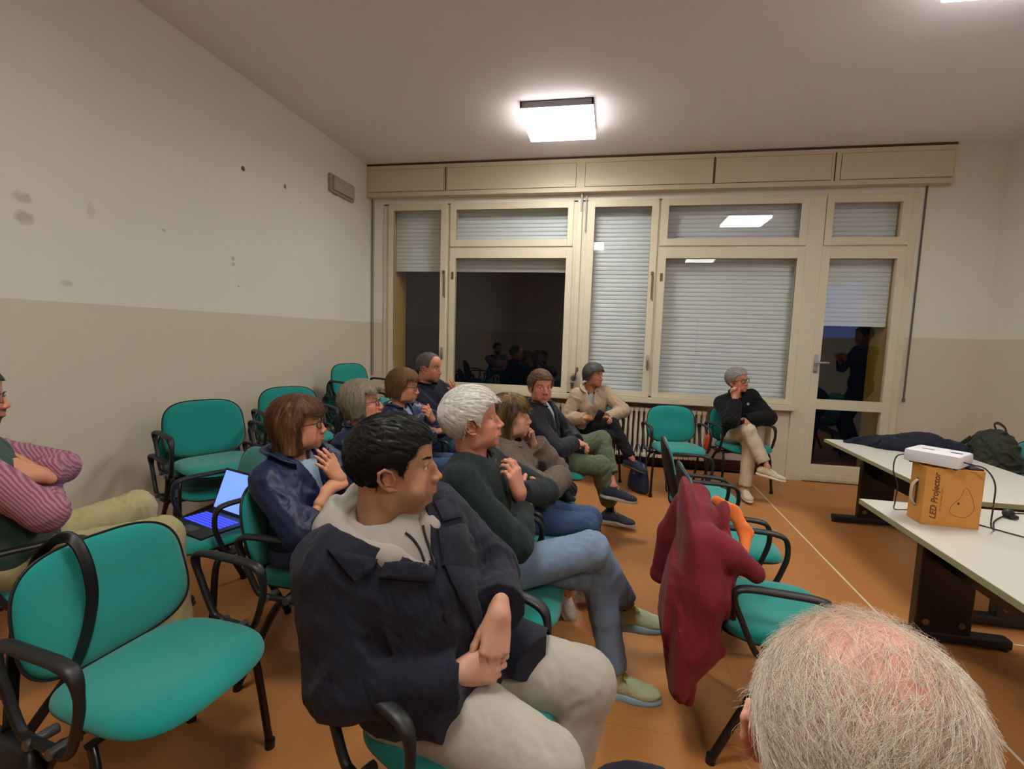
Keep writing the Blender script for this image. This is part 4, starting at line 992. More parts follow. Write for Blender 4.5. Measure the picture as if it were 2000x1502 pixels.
    ft = Field(lo, hi, T.get('h', .007)); k = .035; tk = T.get('w', 1.0)
    ft.ell(hip+U*.0-F*.02, np.array((.125, .175*(.97 if fem else 1), .105))*s*bw, R=B, k=0)
    for (hj, kn, an, a) in legs:
        r1, r2, r3, r4 = [x*s*tk for x in T.get('r', (.092, .066, .060, .052))]; r1 *= bw
        ft.cap(hip+(hj-hip)*.6, hj, .10*s, r1, k); ft.cap(hj, kn, r1, r2, .02); d = unit(an-kn); end = an-d*a.get('hem', T.get('hem', .02))
        ft.cap(kn, kn+(end-kn)*.45+np.cross(d, L)*0, r2*.97, r3, .02); ft.cap(kn+(end-kn)*.4, end+d*.06, r3, r4, .012, cut=(end, d))
    amp = T.get('fold', .006); kns = [q[1] for q in legs]; ans = [q[2] for q in legs]
    def fold(P):
        m = .25+sum(np.exp(-(np.linalg.norm(P-k_, axis=1)/.13)**2) for k_ in kns)+1.0*np.exp(-(np.linalg.norm(P-hip-F*.08, axis=1)/.15)**2)+.8*sum(np.exp(-(np.linalg.norm(P-a_, axis=1)/.13)**2) for a_ in ans)
        return -amp*np.clip(m, 0, 1.2)*(ridge(P, T.get('fs', 26), 21+g('seed', 1))*.6+.4*ridge(P, T.get('fs', 26)*2.1, 5))
    ft.displace(fold, .03); I_ = ft.near(.3); P_ = ft.lo+I_*ft.h; e_ = np.minimum((P_-hip-spine*.14*s)@spine, .13-(P_-hip)@F); dd = ft.d[I_[:, 0], I_[:, 1], I_[:, 2]]; ft.d[I_[:, 0], I_[:, 1], I_[:, 2]] = np.maximum(dd, e_.astype(np.float32)); V, Q = ft.mesh(); V = smooth_mesh(V, Q, 1)
    W('trousers', V, Q, T['m'])
    # shoes, socks
    for i, (hj, kn, an, a) in enumerate(legs):
        sh_ = a.get('shoe', sp.get('shoe'))
        if sh_ is None: continue
        D = unit(np.array(a['toe'])) if 'toe' in a else F-U*.06; sn_d = unit(an-kn); Uu = np.array(a['sole_up'], float) if 'sole_up' in a else U; Uu = unit(Uu-D*(Uu@D)); Sd = np.cross(Uu, D); an2 = an-Uu*.005
        z = g('shz', .95 if fem else 1.05)*s
        P = lambda d, l, u: an2+(D*d+Sd*l+Uu*u)*z
        fo = Field(an-.28, an+.28, .0045); R = np.stack([D, Sd, Uu], 1)
        fo.ell(P(-.035, 0, -.045), np.array((.042, .036, .040))*z, R=R, k=0); fo.cap(P(-.03, 0, -.042), P(.09, .003, -.055), .038*z, .034*z, .02); fo.ell(P(.115, .004, -.062), np.array((.070, .045, .028))*z, R=R, k=.02)
        fo.cap(P(.0, 0, -.02), P(.075, 0, -.048), .030*z, .026*z, .02); fo.cap(P(-.012, 0, -.03), P(-.008, 0, .012), .040*z, .041*z, .012, cut=(P(0, 0, .006), Uu)); fo.plane(P(0, 0, -.078), -Uu, 0)
        fo.displace(lambda Pp: -.0012*ridge(Pp, 90, 3))
        V, Q = fo.mesh(); so = W('shoe', V, Q, sh_['m'])
        fo = Field(an-.28, an+.28, .005); 
        fo.ell(P(-.03, 0, -.085), np.array((.055, .041, .03))*z, R=R, k=0); fo.cap(P(-.03, 0, -.085), P(.08, .002, -.085), .036*z, .040*z, .02); fo.ell(P(.105, .004, -.085), np.array((.088, .050, .03))*z, R=R, k=.02)
        fo.plane(P(0, 0, -.066+.0), Uu, .002); fo.plane(P(0, 0, -.066-sh_.get('sole', .024)), -Uu, .003); V, Q = fo.mesh(); W('sole', V, Q, sh_['sm'], so)
        mb = MB()
        for q in range(5):
            x = .022+.016*q; u = .012-.0095*q; mb.tube([tuple(P(x, -.024, u-.022)-RL), tuple(P(x, -.012, u-.0060)-RL), tuple(P(x+.006, .012, u-.0060)-RL), tuple(P(x+.008, .024, u-.022)-RL)], .0032*z)
        for sd in (-1, 1): mb.tube([tuple(P(.02, 0, .0)-RL), tuple(P(.03, sd*.02, .012)-RL), tuple(P(.05, sd*.034, -.004)-RL), tuple(P(.035, sd*.02, -.012)-RL)], .0026*z)
        mb.build('laces', sh_['lm'], so, True)
        if a.get('sock', sh_.get('sock')):
            fo = Field(np.minimum(an, kn)-.1, np.maximum(an, kn)+.1, .006); fo.cap(P(0, 0, -.02), an-sn_d*(a.get('sockh', .10)), .031*s, .034*s, .01, cut=(an-sn_d*a.get('sockh', .10), -sn_d)); V, Q = fo.mesh(); W('sock', V, Q, a.get('sock', sh_.get('sock')))
    # tops
    for gi, G in enumerate(sp['tops']):
        e_ = G.get('ease', 0.0); lo = np.min([hip-.25, nb-.25]+[x-.1 for q in arms for x in q[:3]], 0); hi = np.max([hip+.25, nb+.18]+[x+.1 for q in arms for x in q[:3]], 0)
        f = Field(lo, hi, G.get('h', .0065)); mid = hip+(nb-hip)*.45; ch = hip+(nb-hip)*.72; BF = np.stack([TF, TL, spine], 1)
        dW = (.92 if fem else 1.0)*s*bw; belly = g('belly', 0)
        if G.get('bare'):
            cx = dict(hip=hip, nb=nb, sh=sh, TF=TF, TL=TL, spine=spine, F=F, L=L, U=U, head=head, H=H, arms=arms, mid=mid, ch=ch, s=s)
            for fn_ in G['more']: fn_(f, cx)
            f.displace(lambda P: -G.get('fold', .004)*ridge(P, G.get('fs', 24), 77), .03)
            V, Q = f.mesh(); V = smooth_mesh(V, Q, 1); G['_obj'] = W(G['name'], V, Q, G['m']); G['_f'] = f; continue
        f.ell(mid+TF*(.012+.02*belly)-TF*.01, (np.array((.118+.045*belly, .158+.02*belly, .175))*dW+e_), R=BF, k=0)
        f.ell(ch-TF*.005, (np.array((.122+.02*belly, .168, .165))*dW+e_), R=BF, k=.05)
        f.ell(hip+spine*.05+TF*.005, (np.array((.13+.03*belly, .178, .12))*dW+e_), R=BF, k=.06)
        if fem: 
            for sd in (-1, 1): f.ell(ch+TF*.085*s+TL*sd*.062*s-spine*.035*s, (np.array((.055, .06, .06))*s+e_*.5), R=BF, k=.04)
        for sd, a_ in ((-1, sh[0]), (1, sh[1])):
            f.cap(nb-spine*.035*s-TF*.015+TL*sd*.03*s, a_+spine*.006-TF*.005, .052*s+e_*.6, .056*s+e_, .045)
            f.ell(ch+TL*sd*.085*s+spine*.03*s, np.array((.085, .085, .10))*dW+e_*.6, R=BF, k=.05)
        ar = G.get('ar', (.060, .050, .046, .036)); ar = [x*s*(bw if j < 2 else (1+bw)/2)+e_ for j, x in enumerate(ar)]
        if G.get('sleeves', True):
            for i, (a0, e, wv, a) in enumerate(arms):
                if G.get('short'):
                    d = unit(e-a0); f.cap(a0, e, ar[0], ar[1], .03, cut=(a0+d*G['short'], d)); continue
                d = unit(wv-e); cf = a.get('cuff', G.get('cuff', .025)); end = wv-d*cf
                f.cap(a0, e, ar[0], ar[1], .03); f.cap(e, e+(end-e)*.5, ar[1]*.98, ar[2], .016); f.cap(e+(end-e)*.4, end+d*.05, ar[2], ar[3], .008, cut=(end, d))
                if G.get('rib'): f.cap(end-d*.035, end+d*.002, ar[3]+.003, ar[3]-.002, .003, cut=(end, d))
        amp = G.get('fold', .007); els = [q[1] for q in arms]; sc = G.get('fs', 22)
        def fold(P):
            m = .3+1.0*sum(np.exp(-(np.linalg.norm(P-k_, axis=1)/.12)**2) for k_ in els)+.7*np.exp(-(np.linalg.norm(P-mid-TF*.06, axis=1)/.2)**2)+.6*sum(np.exp(-(np.linalg.norm(P-k_, axis=1)/.12)**2) for k_ in sh)
            return -amp*np.clip(m, 0, 1.3)*(ridge(P, sc, 31+g('seed', 1)+gi)*.65+.35*ridge(P, sc*2.2, 7+gi))
        f.displace(fold, .03)
        if G.get('quilt'):
            q = G['quilt']; f.displace(lambda P: -.006*np.abs(np.sin(((P-hip)@spine)*math.pi/q))**.6*np.exp(-np.maximum(0, np.abs((P-mid)@TL)-.2)*20)*1.0+.003, .03)
        # neck opening
        nr = G.get('neck', .062)*s; f.cap(nb+TF*.012-spine*.02, nb+spine*.2+TF*.03, nr*.92, nr*1.25, .008, 'sub')
        hem = G.get('hem', -.02); f.plane(hip+U*hem*s+spine*0, -unit(U*1.0+F*G.get('hemtilt', 0)), .004) if not G.get('nohem') else None
        if G.get('open'):   # V opening in front, exposing the layer below
            o = G['open']; top = nb+TF*.10*s; bot = nb+(hip-nb)*o['depth']+TF*.17*s
            wv_ = o['w']*s; dirv = unit(top-bot); nL = TL
            for sd in (-1, 1): pass
            I = f.near(.05); P = f.lo+I*f.h; tt = np.clip(((P-bot)@dirv)/np.linalg.norm(top-bot), -1, 1.3); lat = np.abs((P-bot)@nL-o.get('off', 0)); frt = ((P-mid)@TF)
            e2 = np.maximum(lat-wv_*np.maximum(tt, 0)-(0 if not o.get('full') else .012), -(frt-.03)); e2 = np.where((tt <= 0) & (not o.get('full')), .05, e2)
            dd = f.d[I[:, 0], I[:, 1], I[:, 2]]; f.d[I[:, 0], I[:, 1], I[:, 2]] = np.maximum(dd, -e2.astype(np.float32))
        for fn_ in G.get('more', []): fn_(f, dict(hip=hip, nb=nb, sh=sh, TF=TF, TL=TL, spine=spine, F=F, L=L, U=U, head=head, H=H, arms=arms, mid=mid, ch=ch, s=s))
        V, Q = f.mesh(); V = smooth_mesh(V, Q, 1); to = W(G['name'], V, Q, G['m'])
        G['_obj'] = to; G['_f'] = f
    sp['_ctx'] = dict(hip=hip, nb=nb, sh=sh, TF=TF, TL=TL, spine=spine, F=F, L=L, U=U, head=head, H=H, hs=hs, arms=arms, legs=legs, mid=mid, ch=ch, s=s, RL=RL, root=root, W=W, hf=hf)
    # collar
    for cdef in g('collars', []):
        Vc = []; n = 40; rows = cdef.get('rows', 6); hgt = cdef.get('h', .05)*s; r0 = (cdef.get('r', .062)+.009)*s; op = math.radians(cdef.get('gap', 40)); fl = cdef.get('flare', .25); th_ = cdef.get('t', .006); dp = cdef.get('drop', .035)
        for lay in (0, 1):
            for j in range(rows+1):
                v = j/rows
                for i in range(n+1):
                    a = op+(2*math.pi-2*op)*i/n; rr = r0*(1+fl*v*v)+(th_ if lay == 0 else 0)+.002*math.sin(5*a); front = max(0, math.cos(a))
                    z = hgt*v*(1-.25*front)-dp*s*front-(cdef.get('fold', 0)*max(0, v-.5)*2*hgt*1.6)
                    rr += cdef.get('fold', 0)*max(0, v-.5)*2*.018
                    p = nb+spine*(z+.006)+TF*(math.cos(a)*rr*1.05+.012)+TL*math.sin(a)*rr; Vc.append(p)
        Vc = np.array(Vc); m1 = (rows+1)*(n+1); Fq = []
        for j in range(rows):
            for i in range(n):
                a = j*(n+1)+i; Fq.append((a, a+1, a+n+2, a+n+1)); Fq.append((m1+a, m1+a+n+1, m1+a+n+2, m1+a+1))
        for i in range(n):
            a = rows*(n+1)+i; Fq.append((a, a+1, m1+a+1, m1+a)); a = i; Fq.append((a, m1+a, m1+a+1, a+1))
        for j in range(rows):
            a = j*(n+1); Fq.append((a, a+n+1, m1+a+n+1, m1+a)); a = j*(n+1)+n; Fq.append((a, m1+a, m1+a+n+1, a+n+1))
        W(cdef.get('name', 'collar'), Vc, np.array(Fq), cdef['m'], sp['tops'][-1]['_obj'])
    # glasses
    if g('glasses'):
        gm = g('glasses'); go = None; P = lambda v: tuple(head+H@(np.array(v)*hs)-RL); mb = MB(); gr = gm.get('size', 1)
        for sd in (-1, 1):
            pts = []
            for j in range(20):
                a = 2*math.pi*j/20; c, s_ = math.cos(a), math.sin(a); y = math.copysign(abs(c)**.75, c)*.0235*gr; zz = math.copysign(abs(s_)**.75, s_)*.0180*gr
                pts.append(P((.101-.0040*abs(y+.0)/.024-(.008 if c*1 > 0 else 0)*max(0, c), sd*(.0335+y), -.002+zz)))
            mb.tube(pts, gm.get('t', .0016), gm.get('t', .0016)*1.2, n=6, closed=True, up=tuple(H[:, 0]))
            mb.tube([P((.090, sd*.057, .006)), P((.05, sd*.074, .006)), P((.0, sd*.081, .005)), P((-.018, sd*.080, -.008))], .0015, .0022, n=6)
        mb.tube([P((.101, -.011, .002)), P((.1045, 0, .005)), P((.101, .011, .002))], .0016, n=6)
        go = mb.build('glasses', gm['m'], root, True)
        for sd in (-1, 1): MB().poly([P((.099, sd*.0335+.021*gr*math.cos(2*math.pi*j/16), -.002+.016*gr*math.sin(2*math.pi*j/16))) for j in range(16)]).build('lens', M_GLASS, go)
    return root
# ---------------------------------------------------------------- the audience
C_ = lambda n, c, **k: mat(n, c, **{**dict(rough=.85, spec=.2, bump=.35, bscale=600, bdist=.001, sheen=.05, noise=.06, nscale=12), **k})
M_WOOL = C_('navy_wool', (25, 26, 40), weave=True, bscale=420, bump=.3, sheen=.06)
M_HOOD = C_('grey_hoodie', (150, 141, 134), bscale=500)
M_CHINO = C_('stone_chinos', (176, 168, 156), bscale=700, weave=True)
M_DKGREEN = C_('dark_green_sweater', (22, 34, 34), bscale=450, bump=.4)
M_JEANS = C_('faded_jeans', (122, 142, 168), noise=.5, nscale=6, weave=True, bscale=500)
M_JEANS2 = C_('blue_jeans', (60, 80, 116), noise=.3, nscale=8, weave=True, bscale=500)
M_KNIT = C_('grey_brown_knit', (98, 84, 74), noise=.45, nscale=90, bump=.9, bscale=130, bdist=.004)
M_NAVYJ = C_('navy_jacket', (20, 30, 66), rough=.5, spec=.4, bump=.5, bscale=50, bdist=.004, sheen=0)
M_NAVYS = C_('shiny_navy_quilt', (24, 36, 74), rough=.38, spec=.55, noise=.55, nscale=30, bump=.8, bscale=40, bdist=.006, sheen=0)
M_NAVYC = C_('navy_coat', (12, 16, 34), bscale=400)
M_DKJ = C_('dark_anorak', (30, 29, 38), rough=.6, bump=.3, bscale=40, bdist=.003)
M_GREENP = C_('sage_trousers', (96, 106, 84), weave=True)
M_FLEECE = C_('beige_fleece', (178, 156, 134), bump=.7, bscale=220, bdist=.003, noise=.08, nscale=60)
M_BLKP = C_('black_trousers', (14, 13, 18))
M_BLKS = C_('black_sweater', (9, 9, 12))
M_CREAMP = C_('cream_trousers', (198, 182, 156), weave=True)
M_PINK = C_('pink_striped_shirt', (150, 90, 108), noise=.05)
_t = N(M_PINK); _g = _t('ShaderNodeTexCoord').outputs['Object']; _w = _t('ShaderNodeTexWave', {'Vector': _g, 'Scale': 34.0, 'Distortion': 1.2, 'Detail': 1}, bands_direction='DIAGONAL').outputs['Fac']
_t.l.new(_t.mix(_t.math('MULTIPLY', _w, .6), lin((132, 74, 96)), lin((196, 150, 158))), _t.n['Principled BSDF'].inputs['Base Color'])
M_VEST = C_('grey_green_vest', (62, 82, 78), rough=.7)
M_KHAKI = C_('khaki_trousers', (176, 166, 122))
M_LBLUE = C_('light_blue_shirt', (148, 172, 196)); M_CREAM = C_('cream_lining', (206, 196, 170)); M_DARKSH = C_('dark_shirt', (28, 34, 50)); M_PALE = C_('pale_check_shirt', (160, 170, 178))
M_SOCK = C_('black_sock', (12, 12, 14))
M_ORANGE = mat('orange_trim', (226, 84, 30), .6)
def shoe(n, c, sc, lc=None, sock=None, sole=.024): return dict(m=C_(n, c, bscale=250, bump=.4), sm=mat(n+'_sole', sc, .5), lm=mat(n+'_laces', lc or c, .8), sock=sock, sole=sole)
S_NEON = shoe('neon_runner', (196, 206, 168), (150, 186, 196), (210, 236, 90), M_SOCK, .034)
S_WHITE = shoe('white_trainer', (206, 198, 196), (220, 216, 208))
S_DARK = shoe('dark_trainer', (44, 48, 58), (50, 48, 46), (150, 140, 120), M_SOCK)
S_GREY = shoe('slate_trainer', (56, 62, 74), (180, 174, 164), (170, 160, 138), M_SOCK)
S_CREAM = shoe('cream_trainer', (196, 184, 158), (206, 198, 176), (190, 178, 150), M_SOCK)
S_BROWN = shoe('dark_shoe', (30, 24, 24), (20, 18, 18))
AWAY = dict(norm=(0, 0, 1))
def surf(f, p, d, out=.0):
    """point where the garment surface is met coming from p + d*0.35 inwards"""
    d = unit(d); t = np.linspace(.35, -.05, 200); Q = np.asarray(p)+t[:, None]*d; s = f.sample(Q); k = np.argmax(s < 0)
    return Q[k]+d*out
def hood_on(f, c, mode='add', gr=0):
    nb, TF, TL, sp, s = c['nb'], c['TF'], c['TL'], c['spine'], c['s']
    P = lambda a, b, u: nb+TF*a+TL*b+sp*u; k = .02 if mode == 'add' else .004
    for sd in (-1, 1):
        f.chain([P(.140, sd*.006, -.080), P(.108, sd*.065, -.022), P(.02, sd*.105, .020), P(-.06, sd*.095, .045), P(-.11, sd*.03, .055)], [r+gr for r in (.011, .029, .036, .042, .044)], k, mode)
        f.chain([P(.125, sd*.020, -.082), P(.075, sd*.105, -.045), P(-.02, sd*.160, -.022), P(-.11, sd*.12, -.015)], [r+gr for r in (.018, .030, .040, .05)], k, mode)
    f.ell(P(-.135, 0, -.05), np.array((.060, .13, .095))+gr, R=np.stack([TF, TL, sp], 1), k=k, mode=mode)
    if mode == 'add':
        f.cap(nb+TF*.012-sp*.03, nb+sp*.2+TF*.01, .060, .078, .012, 'sub'); f.ell(P(-.07, 0, .09), (.06, .055, .05), R=np.stack([TF, TL, sp], 1), k=.02, mode='sub')
def panels(f, c):
    hip, F, L, U = c['hip'], c['F'], c['L'], c['U']
    f.cap(hip+F*.08+L*.15+U*.05, hip+F*.27+L*.17+U*.055, .11, .095, .05, sq=(U, .62), cut=(hip+F*.26+L*.17, unit(F-L*.2)))
    f.cap(hip+F*.08-L*.12+U*.03, hip+F*.24-L*.08+U*.03, .11, .10, .05, sq=(U, .6), cut=(hip+F*.21, F))
    f.pre = f.d.copy(); hood_on(f, c, 'sub', -.003)
CAST = {}
# hoodie pieces of the man in front
CAST['front'] = dict(label='person with short dark hair, navy wool coat over a pale hoodie, hands clasped', s=1.0, fat=1.1, bulk=1.10, belly=.5, seed=11,
    hip=(-.45, 1.255, .55), head=(-.535, 1.175, 1.150), neck=(-.562, 1.150, .992), yaw=-26, twist=-4, sw=.166, look=(19, 4, 0), gaze=(1, -.05, 0), skin=(182, 138, 108), hskin=(200, 152, 128), red=.25, stubble=.42, stubcol=(96, 72, 58),
    hair='short', hcol=(15, 12, 14), hlen=.036, hn=5200, hrad=.00045, vol=.000, comb=(.5, -.15, -.1), whorl=(-.075, .01, .09), hh=.0024, hairh=.003, browcol=(34, 26, 24), nose=1.1, nbrow=200, hhand=.0026, cvar=.35, hs=1.02,
    ua=.26, shoff=(.05, -.015), armR=dict(at=(-.305, 1.10, .665), elb=(-.575, .985, .72), dir=(.9, .38, .1), norm=(.05, -1, .25), curl=(40, 70, 45), thumb=(20, 25, 30), tout=22, cuff=.012),
    armL=dict(at=(-.245, 1.172, .786), elb=(-.335, 1.38, .80), dir=(.0, -.50, -.86), norm=(.45, -.62, .45), curl=(26, 52, 38), thumb=(20, 15, 10), tout=28, cuff=.02),
    legR=dict(knee=(-.10, 1.05, .49), ank=(-.03, 1.02, .10)), legL=dict(knee=(-.035, 1.36, .50), ank=(-.12, 1.25, .09)),
    trousers=dict(m=M_CHINO, r=(.108, .092, .080, .072), fold=.0045, fs=24, h=.0055), shoe=S_DARK,
    tops=[dict(name='hoodie', m=M_HOOD, ease=-.004, neck=.056, fold=.004, sleeves=False, hem=.05),
          dict(name='coat', m=M_WOOL, ease=.012, neck=.108, fold=.010, fs=17, h=.0045, ar=(.064, .058, .054, .050), hem=-.09, open=dict(depth=.20, w=.070), more=[panels]),
          dict(name='hood', m=M_HOOD, bare=1, more=[hood_on], fold=.002, fs=30, h=.0045)])
CAST['white'] = dict(label='person with thick white hair in a dark green sweater and faded jeans, legs crossed', s=1.0, seed=12, old=1,
    hip=(-.46, 1.885, .56), head=(-.524, 1.885, 1.152), yaw=0, look=(14, 12, 0), skin=(204, 144, 120), red=.35, hair='short', hcol=(230, 226, 220), hlen=.045, hn=3600, hrad=.0005, vol=.010, comb=(.35, 0, -.15), under=.85, hh=.0026, hairh=.0032, browcol=(150, 130, 116), nose=1.3, cvar=.16, neckr=.055,
    armR=dict(at=(-.31, 2.02, .86), elb=(-.31, 1.66, .77), dir=(.3, .8, .3), hide=0, curl=(30, 30, 20), norm=(1, 0, .4), cuff=.06), armL=dict(at=(-.325, 1.86, .88), elb=(-.22, 2.10, .80), dir=(-.22, -.18, .96), norm=(.85, -.5, .1), curl=(28, 50, 34), thumb=(30, 30, 20), tout=20, cuff=.02),
    legR=dict(knee=(.00, 1.93, .665), ank=(.13, 2.15, .32), toe=(1, .25, -.12), hem=.05), legL=dict(knee=(.0, 1.99, .525), ank=(.085, 2.00, .10), toe=(1, -.05, 0)),
    trousers=dict(m=M_JEANS, r=(.090, .070, .062, .055), fold=.006), shoe=S_NEON,
    tops=[dict(name='shirt', m=M_DARKSH, ease=-.006, neck=.056, sleeves=False, hem=.1, fold=.003), dict(name='sweater', m=M_DKGREEN, ease=.006, neck=.068, fold=.008, fs=20, hem=-.04, rib=1)],
    collars=[dict(m=M_DARKSH, h=.035, r=.055, gap=28, flare=.15), dict(name='neckline', m=M_ORANGE, h=.006, r=.068, gap=2, flare=0, rows=2, drop=.03, t=.004)])
CAST['cardigan'] = dict(label='person with long highlighted brown hair in a grey-brown knitted cardigan, chin on hand', fem=1, s=.97, seed=13,
    hip=(-.48, 2.53, .55), head=(-.500, 2.53, 1.068), yaw=-4, look=(10, 6, 0), skin=(206, 154, 128), red=.3, hair='bob', hcol=(84, 62, 44), streak=((170, 140, 78), 34, .15), bob=-.17, back=.0, flare=0, hn=2600, hlen=.10, hh=.0028, front=([-.25, -.10, -.03, .0, .022, .036, .07, .14], [-.005, .0, .006, .012, .03, .10, .125, .13]), browline=.026, tilt=.4,
    armR=dict(at=(-.23, 2.60, .74), elb=(-.30, 2.36, .74), dir=(.3, 1, .1), curl=(40, 40, 20), cuff=-.01), armL=dict(at=(-.400, 2.625, .925), elb=(-.30, 2.72, .76), dir=(-.15, -.35, .9), norm=(.6, .75, .1), curls=[(10, 20, 15), (45, 60, 40), (65, 70, 50), (70, 75, 50)], tout=70, cuff=.025),
    legR=dict(knee=(-.06, 2.48, .54), ank=(-.16, 2.53, .16), toe=(.5, -.3, -.75)), legL=dict(knee=(-.05, 2.63, .52), ank=(-.04, 2.68, .10)),
    trousers=dict(m=M_JEANS2, r=(.084, .062, .056, .05)), shoe=S_WHITE,
    tops=[dict(name='cardigan', m=M_KNIT, ease=.018, neck=.070, fold=.010, fs=18, hem=-.10, ar=(.058, .056, .056, .054))],
    collars=[dict(m=M_KNIT, h=.03, r=.066, gap=30, flare=.3, t=.012)])
CAST['greenman'] = dict(label='person with reddish grey hair in a dark anorak and sage green trousers facing the camera', s=.99, seed=14, old=1,
    hip=(-.47, 3.80, .56), head=(-.507, 3.72, 1.107), yaw=-8, look=(-58, 2, 0), gaze=(1, -.35, 0), skin=(200, 134, 114), red=.4, hair='short', hcol=(118, 88, 66), hlen=.04, hn=1600, hrad=.0008, vol=.006, comb=(-.5, .2, .1), old_=1, browcol=(120, 90, 70),
    armR=dict(at=(-.235, 3.68, .70), elb=(-.40, 3.50, .74), dir=(.75, .5, -.1), norm=(0, -.2, 1), curl=(30, 45, 30), cuff=0), armL=dict(at=(-.22, 3.80, .69), elb=(-.33, 4.0, .74), dir=(.7, -.5, -.1), norm=(.1, .2, 1), curl=(30, 40, 30), cuff=0),
    legR=dict(knee=(-.03, 3.72, .53), ank=(.085, 3.90, .10), toe=(1, -.25, 0), hem=.09), legL=dict(knee=(-.03, 3.90, .69), ank=(.06, 3.76, .42), toe=(1, -.12, -.08), hem=.10),
    trousers=dict(m=M_GREENP, r=(.090, .076, .070, .066), fold=.009), shoe=S_GREY,
    tops=[dict(name='shirt', m=M_PALE, ease=-.004, neck=.054, sleeves=False, hem=.05), dict(name='anorak', m=M_DKJ, ease=.014, neck=.066, fold=.010, hem=-.04, open=dict(depth=.5, w=.05), ar=(.062, .056, .052, .044))],
    collars=[dict(m=M_DKJ, h=.055, r=.064, gap=34, flare=.35, t=.007)])
CAST['brownbob'] = dict(label='person with a chestnut bob and glasses in a navy jacket, arms crossed', fem=1, s=.98, seed=15, old=0, fat=.1,
    hip=(-1.31, 1.93, .55), head=(-1.318, 1.90, 1.080), yaw=-10, look=(22, 6, 0), skin=(204, 146, 114), red=.35, hair='bob', hcol=(96, 62, 40), streak=((140, 104, 64), 22, .45), bob=-.125, vol=.006, flare=.008, back=.006, hn=3200, hlen=.10, hh=.0026, hairh=.003,
    glasses=dict(m=mat('dark_red_frame', (70, 24, 34), .3), t=.0021), front=([-.25, -.10, -.03, .0, .022, .036, .07, .14], [.018, .018, .018, .022, .035, .085, .13, .13]), browline=.034, 
    armR=dict(at=(-1.130, 1.84, .835), elb=(-1.21, 1.70, .735), dir=(.3, .8, .2), norm=(.6, -.1, .8), hide=0, cuff=.15, curl=(40, 40, 30)), armL=dict(at=(-1.12, 1.89, .86), elb=(-1.08, 2.08, .78), dir=(-.35, -.40, .80), norm=(.85, -.35, .3), curl=(8, 14, 10), spread=.9, cuff=.02),
    legR=dict(knee=(-.93, 1.86, .57), ank=(-.90, 1.84, .10)), legL=dict(knee=(-.93, 2.02, .57), ank=(-.90, 2.02, .10)),
    trousers=dict(m=M_JEANS2), shoe=S_DARK,
    tops=[dict(name='shirt', m=M_LBLUE, ease=-.004, neck=.052, sleeves=False, hem=.05), dict(name='jacket', m=M_NAVYJ, ease=.014, neck=.068, fold=.009, fs=22, hem=-.09, open=dict(depth=.40, w=.045), ar=(.060, .058, .054, .042))],
    collars=[dict(name='hood', m=M_NAVYJ, h=.06, r=.080, gap=48, flare=.35, t=.02, drop=.05)])
CAST['greybob'] = dict(label='person with a pale grey bob and glasses in a plain navy jacket', fem=1, s=.96, seed=16, old=1,
    hip=(-1.33, 2.53, .55), head=(-1.333, 2.49, 1.096), yaw=-4, look=(16, 9, 0), skin=(206, 148, 122), red=.5, hair='bob', hcol=(150, 140, 118), bob=-.075, vol=.008, hn=2400, hlen=.07, under=.75, cvar=.3, hrad=.0007,
    glasses=dict(m=mat('plum_frame', (84, 40, 66), .3)), front=([-.25, -.10, -.03, .0, .022, .036, .07, .14], [.02, .024, .03, .034, .04, .07, .10, .13]), browline=.045,
    armR=dict(at=(-1.10, 2.55, .80), elb=(-1.22, 2.33, .74), dir=(.3, .9, .1), cuff=0), armL=dict(at=(-1.08, 2.50, .82), elb=(-1.12, 2.74, .76), dir=(.2, -.9, .2), cuff=0),
    legR=dict(knee=(-.94, 2.48, .56), ank=(-.92, 2.48, .10)), legL=dict(knee=(-.94, 2.62, .56), ank=(-.92, 2.62, .10)),
    trousers=dict(m=M_JEANS2), shoe=S_DARK,
    tops=[dict(name='jacket', m=M_NAVYJ, ease=.012, neck=.062, fold=.009, hem=-.08, open=dict(depth=.2, w=.03), ar=(.060, .056, .052, .044))],
    collars=[dict(m=M_NAVYJ, h=.04, r=.062, gap=40, flare=.4, t=.007)])
CAST['patterned'] = dict(label='person with short golden brown hair and glasses in a shiny patterned navy jacket', fem=1, s=.97, seed=17, old=1,
    hip=(-1.40, 3.28, .55), head=(-1.420, 3.25, 1.110), yaw=-12, look=(10, -2, 0), skin=(206, 146, 112), red=.4, hair='bob', hcol=(122, 86, 48), bob=-.075, vol=.008, back=.008, hn=1800, hlen=.07, hrad=.0008, front=([-.25, -.10, -.03, .0, .022, .036, .07, .14], [-.02, -.01, .0, .015, .03, .08, .11, .13]), browline=.040,
    glasses=dict(m=mat('dark_frame', (30, 22, 26), .3)),
    armR=dict(at=(-1.17, 3.19, .82), elb=(-1.26, 3.04, .73), dir=(.4, .7, .2), norm=(.6, -.2, .8), curl=(40, 60, 40), cuff=.02), armL=dict(at=(-1.19, 3.20, .90), elb=(-1.14, 3.42, .80), dir=(.0, -.6, .6), norm=(.9, -.3, .2), curl=(30, 50, 40), cuff=.015),
    legR=dict(knee=(-1.0, 3.20, .57), ank=(-.96, 3.18, .10)), legL=dict(knee=(-1.0, 3.36, .57), ank=(-.96, 3.36, .10)),
    trousers=dict(m=M_JEANS2), shoe=S_DARK,
    tops=[dict(name='shirt', m=M_LBLUE, ease=-.004, neck=.052, sleeves=False, hem=.02), dict(name='jacket', m=M_NAVYS, ease=.016, neck=.064, fold=.008, hem=-.06, quilt=.07, open=dict(depth=.35, w=.04), ar=(.060, .058, .054, .048))],
    collars=[dict(m=M_NAVYS, h=.045, r=.064, gap=40, flare=.35, t=.012)])
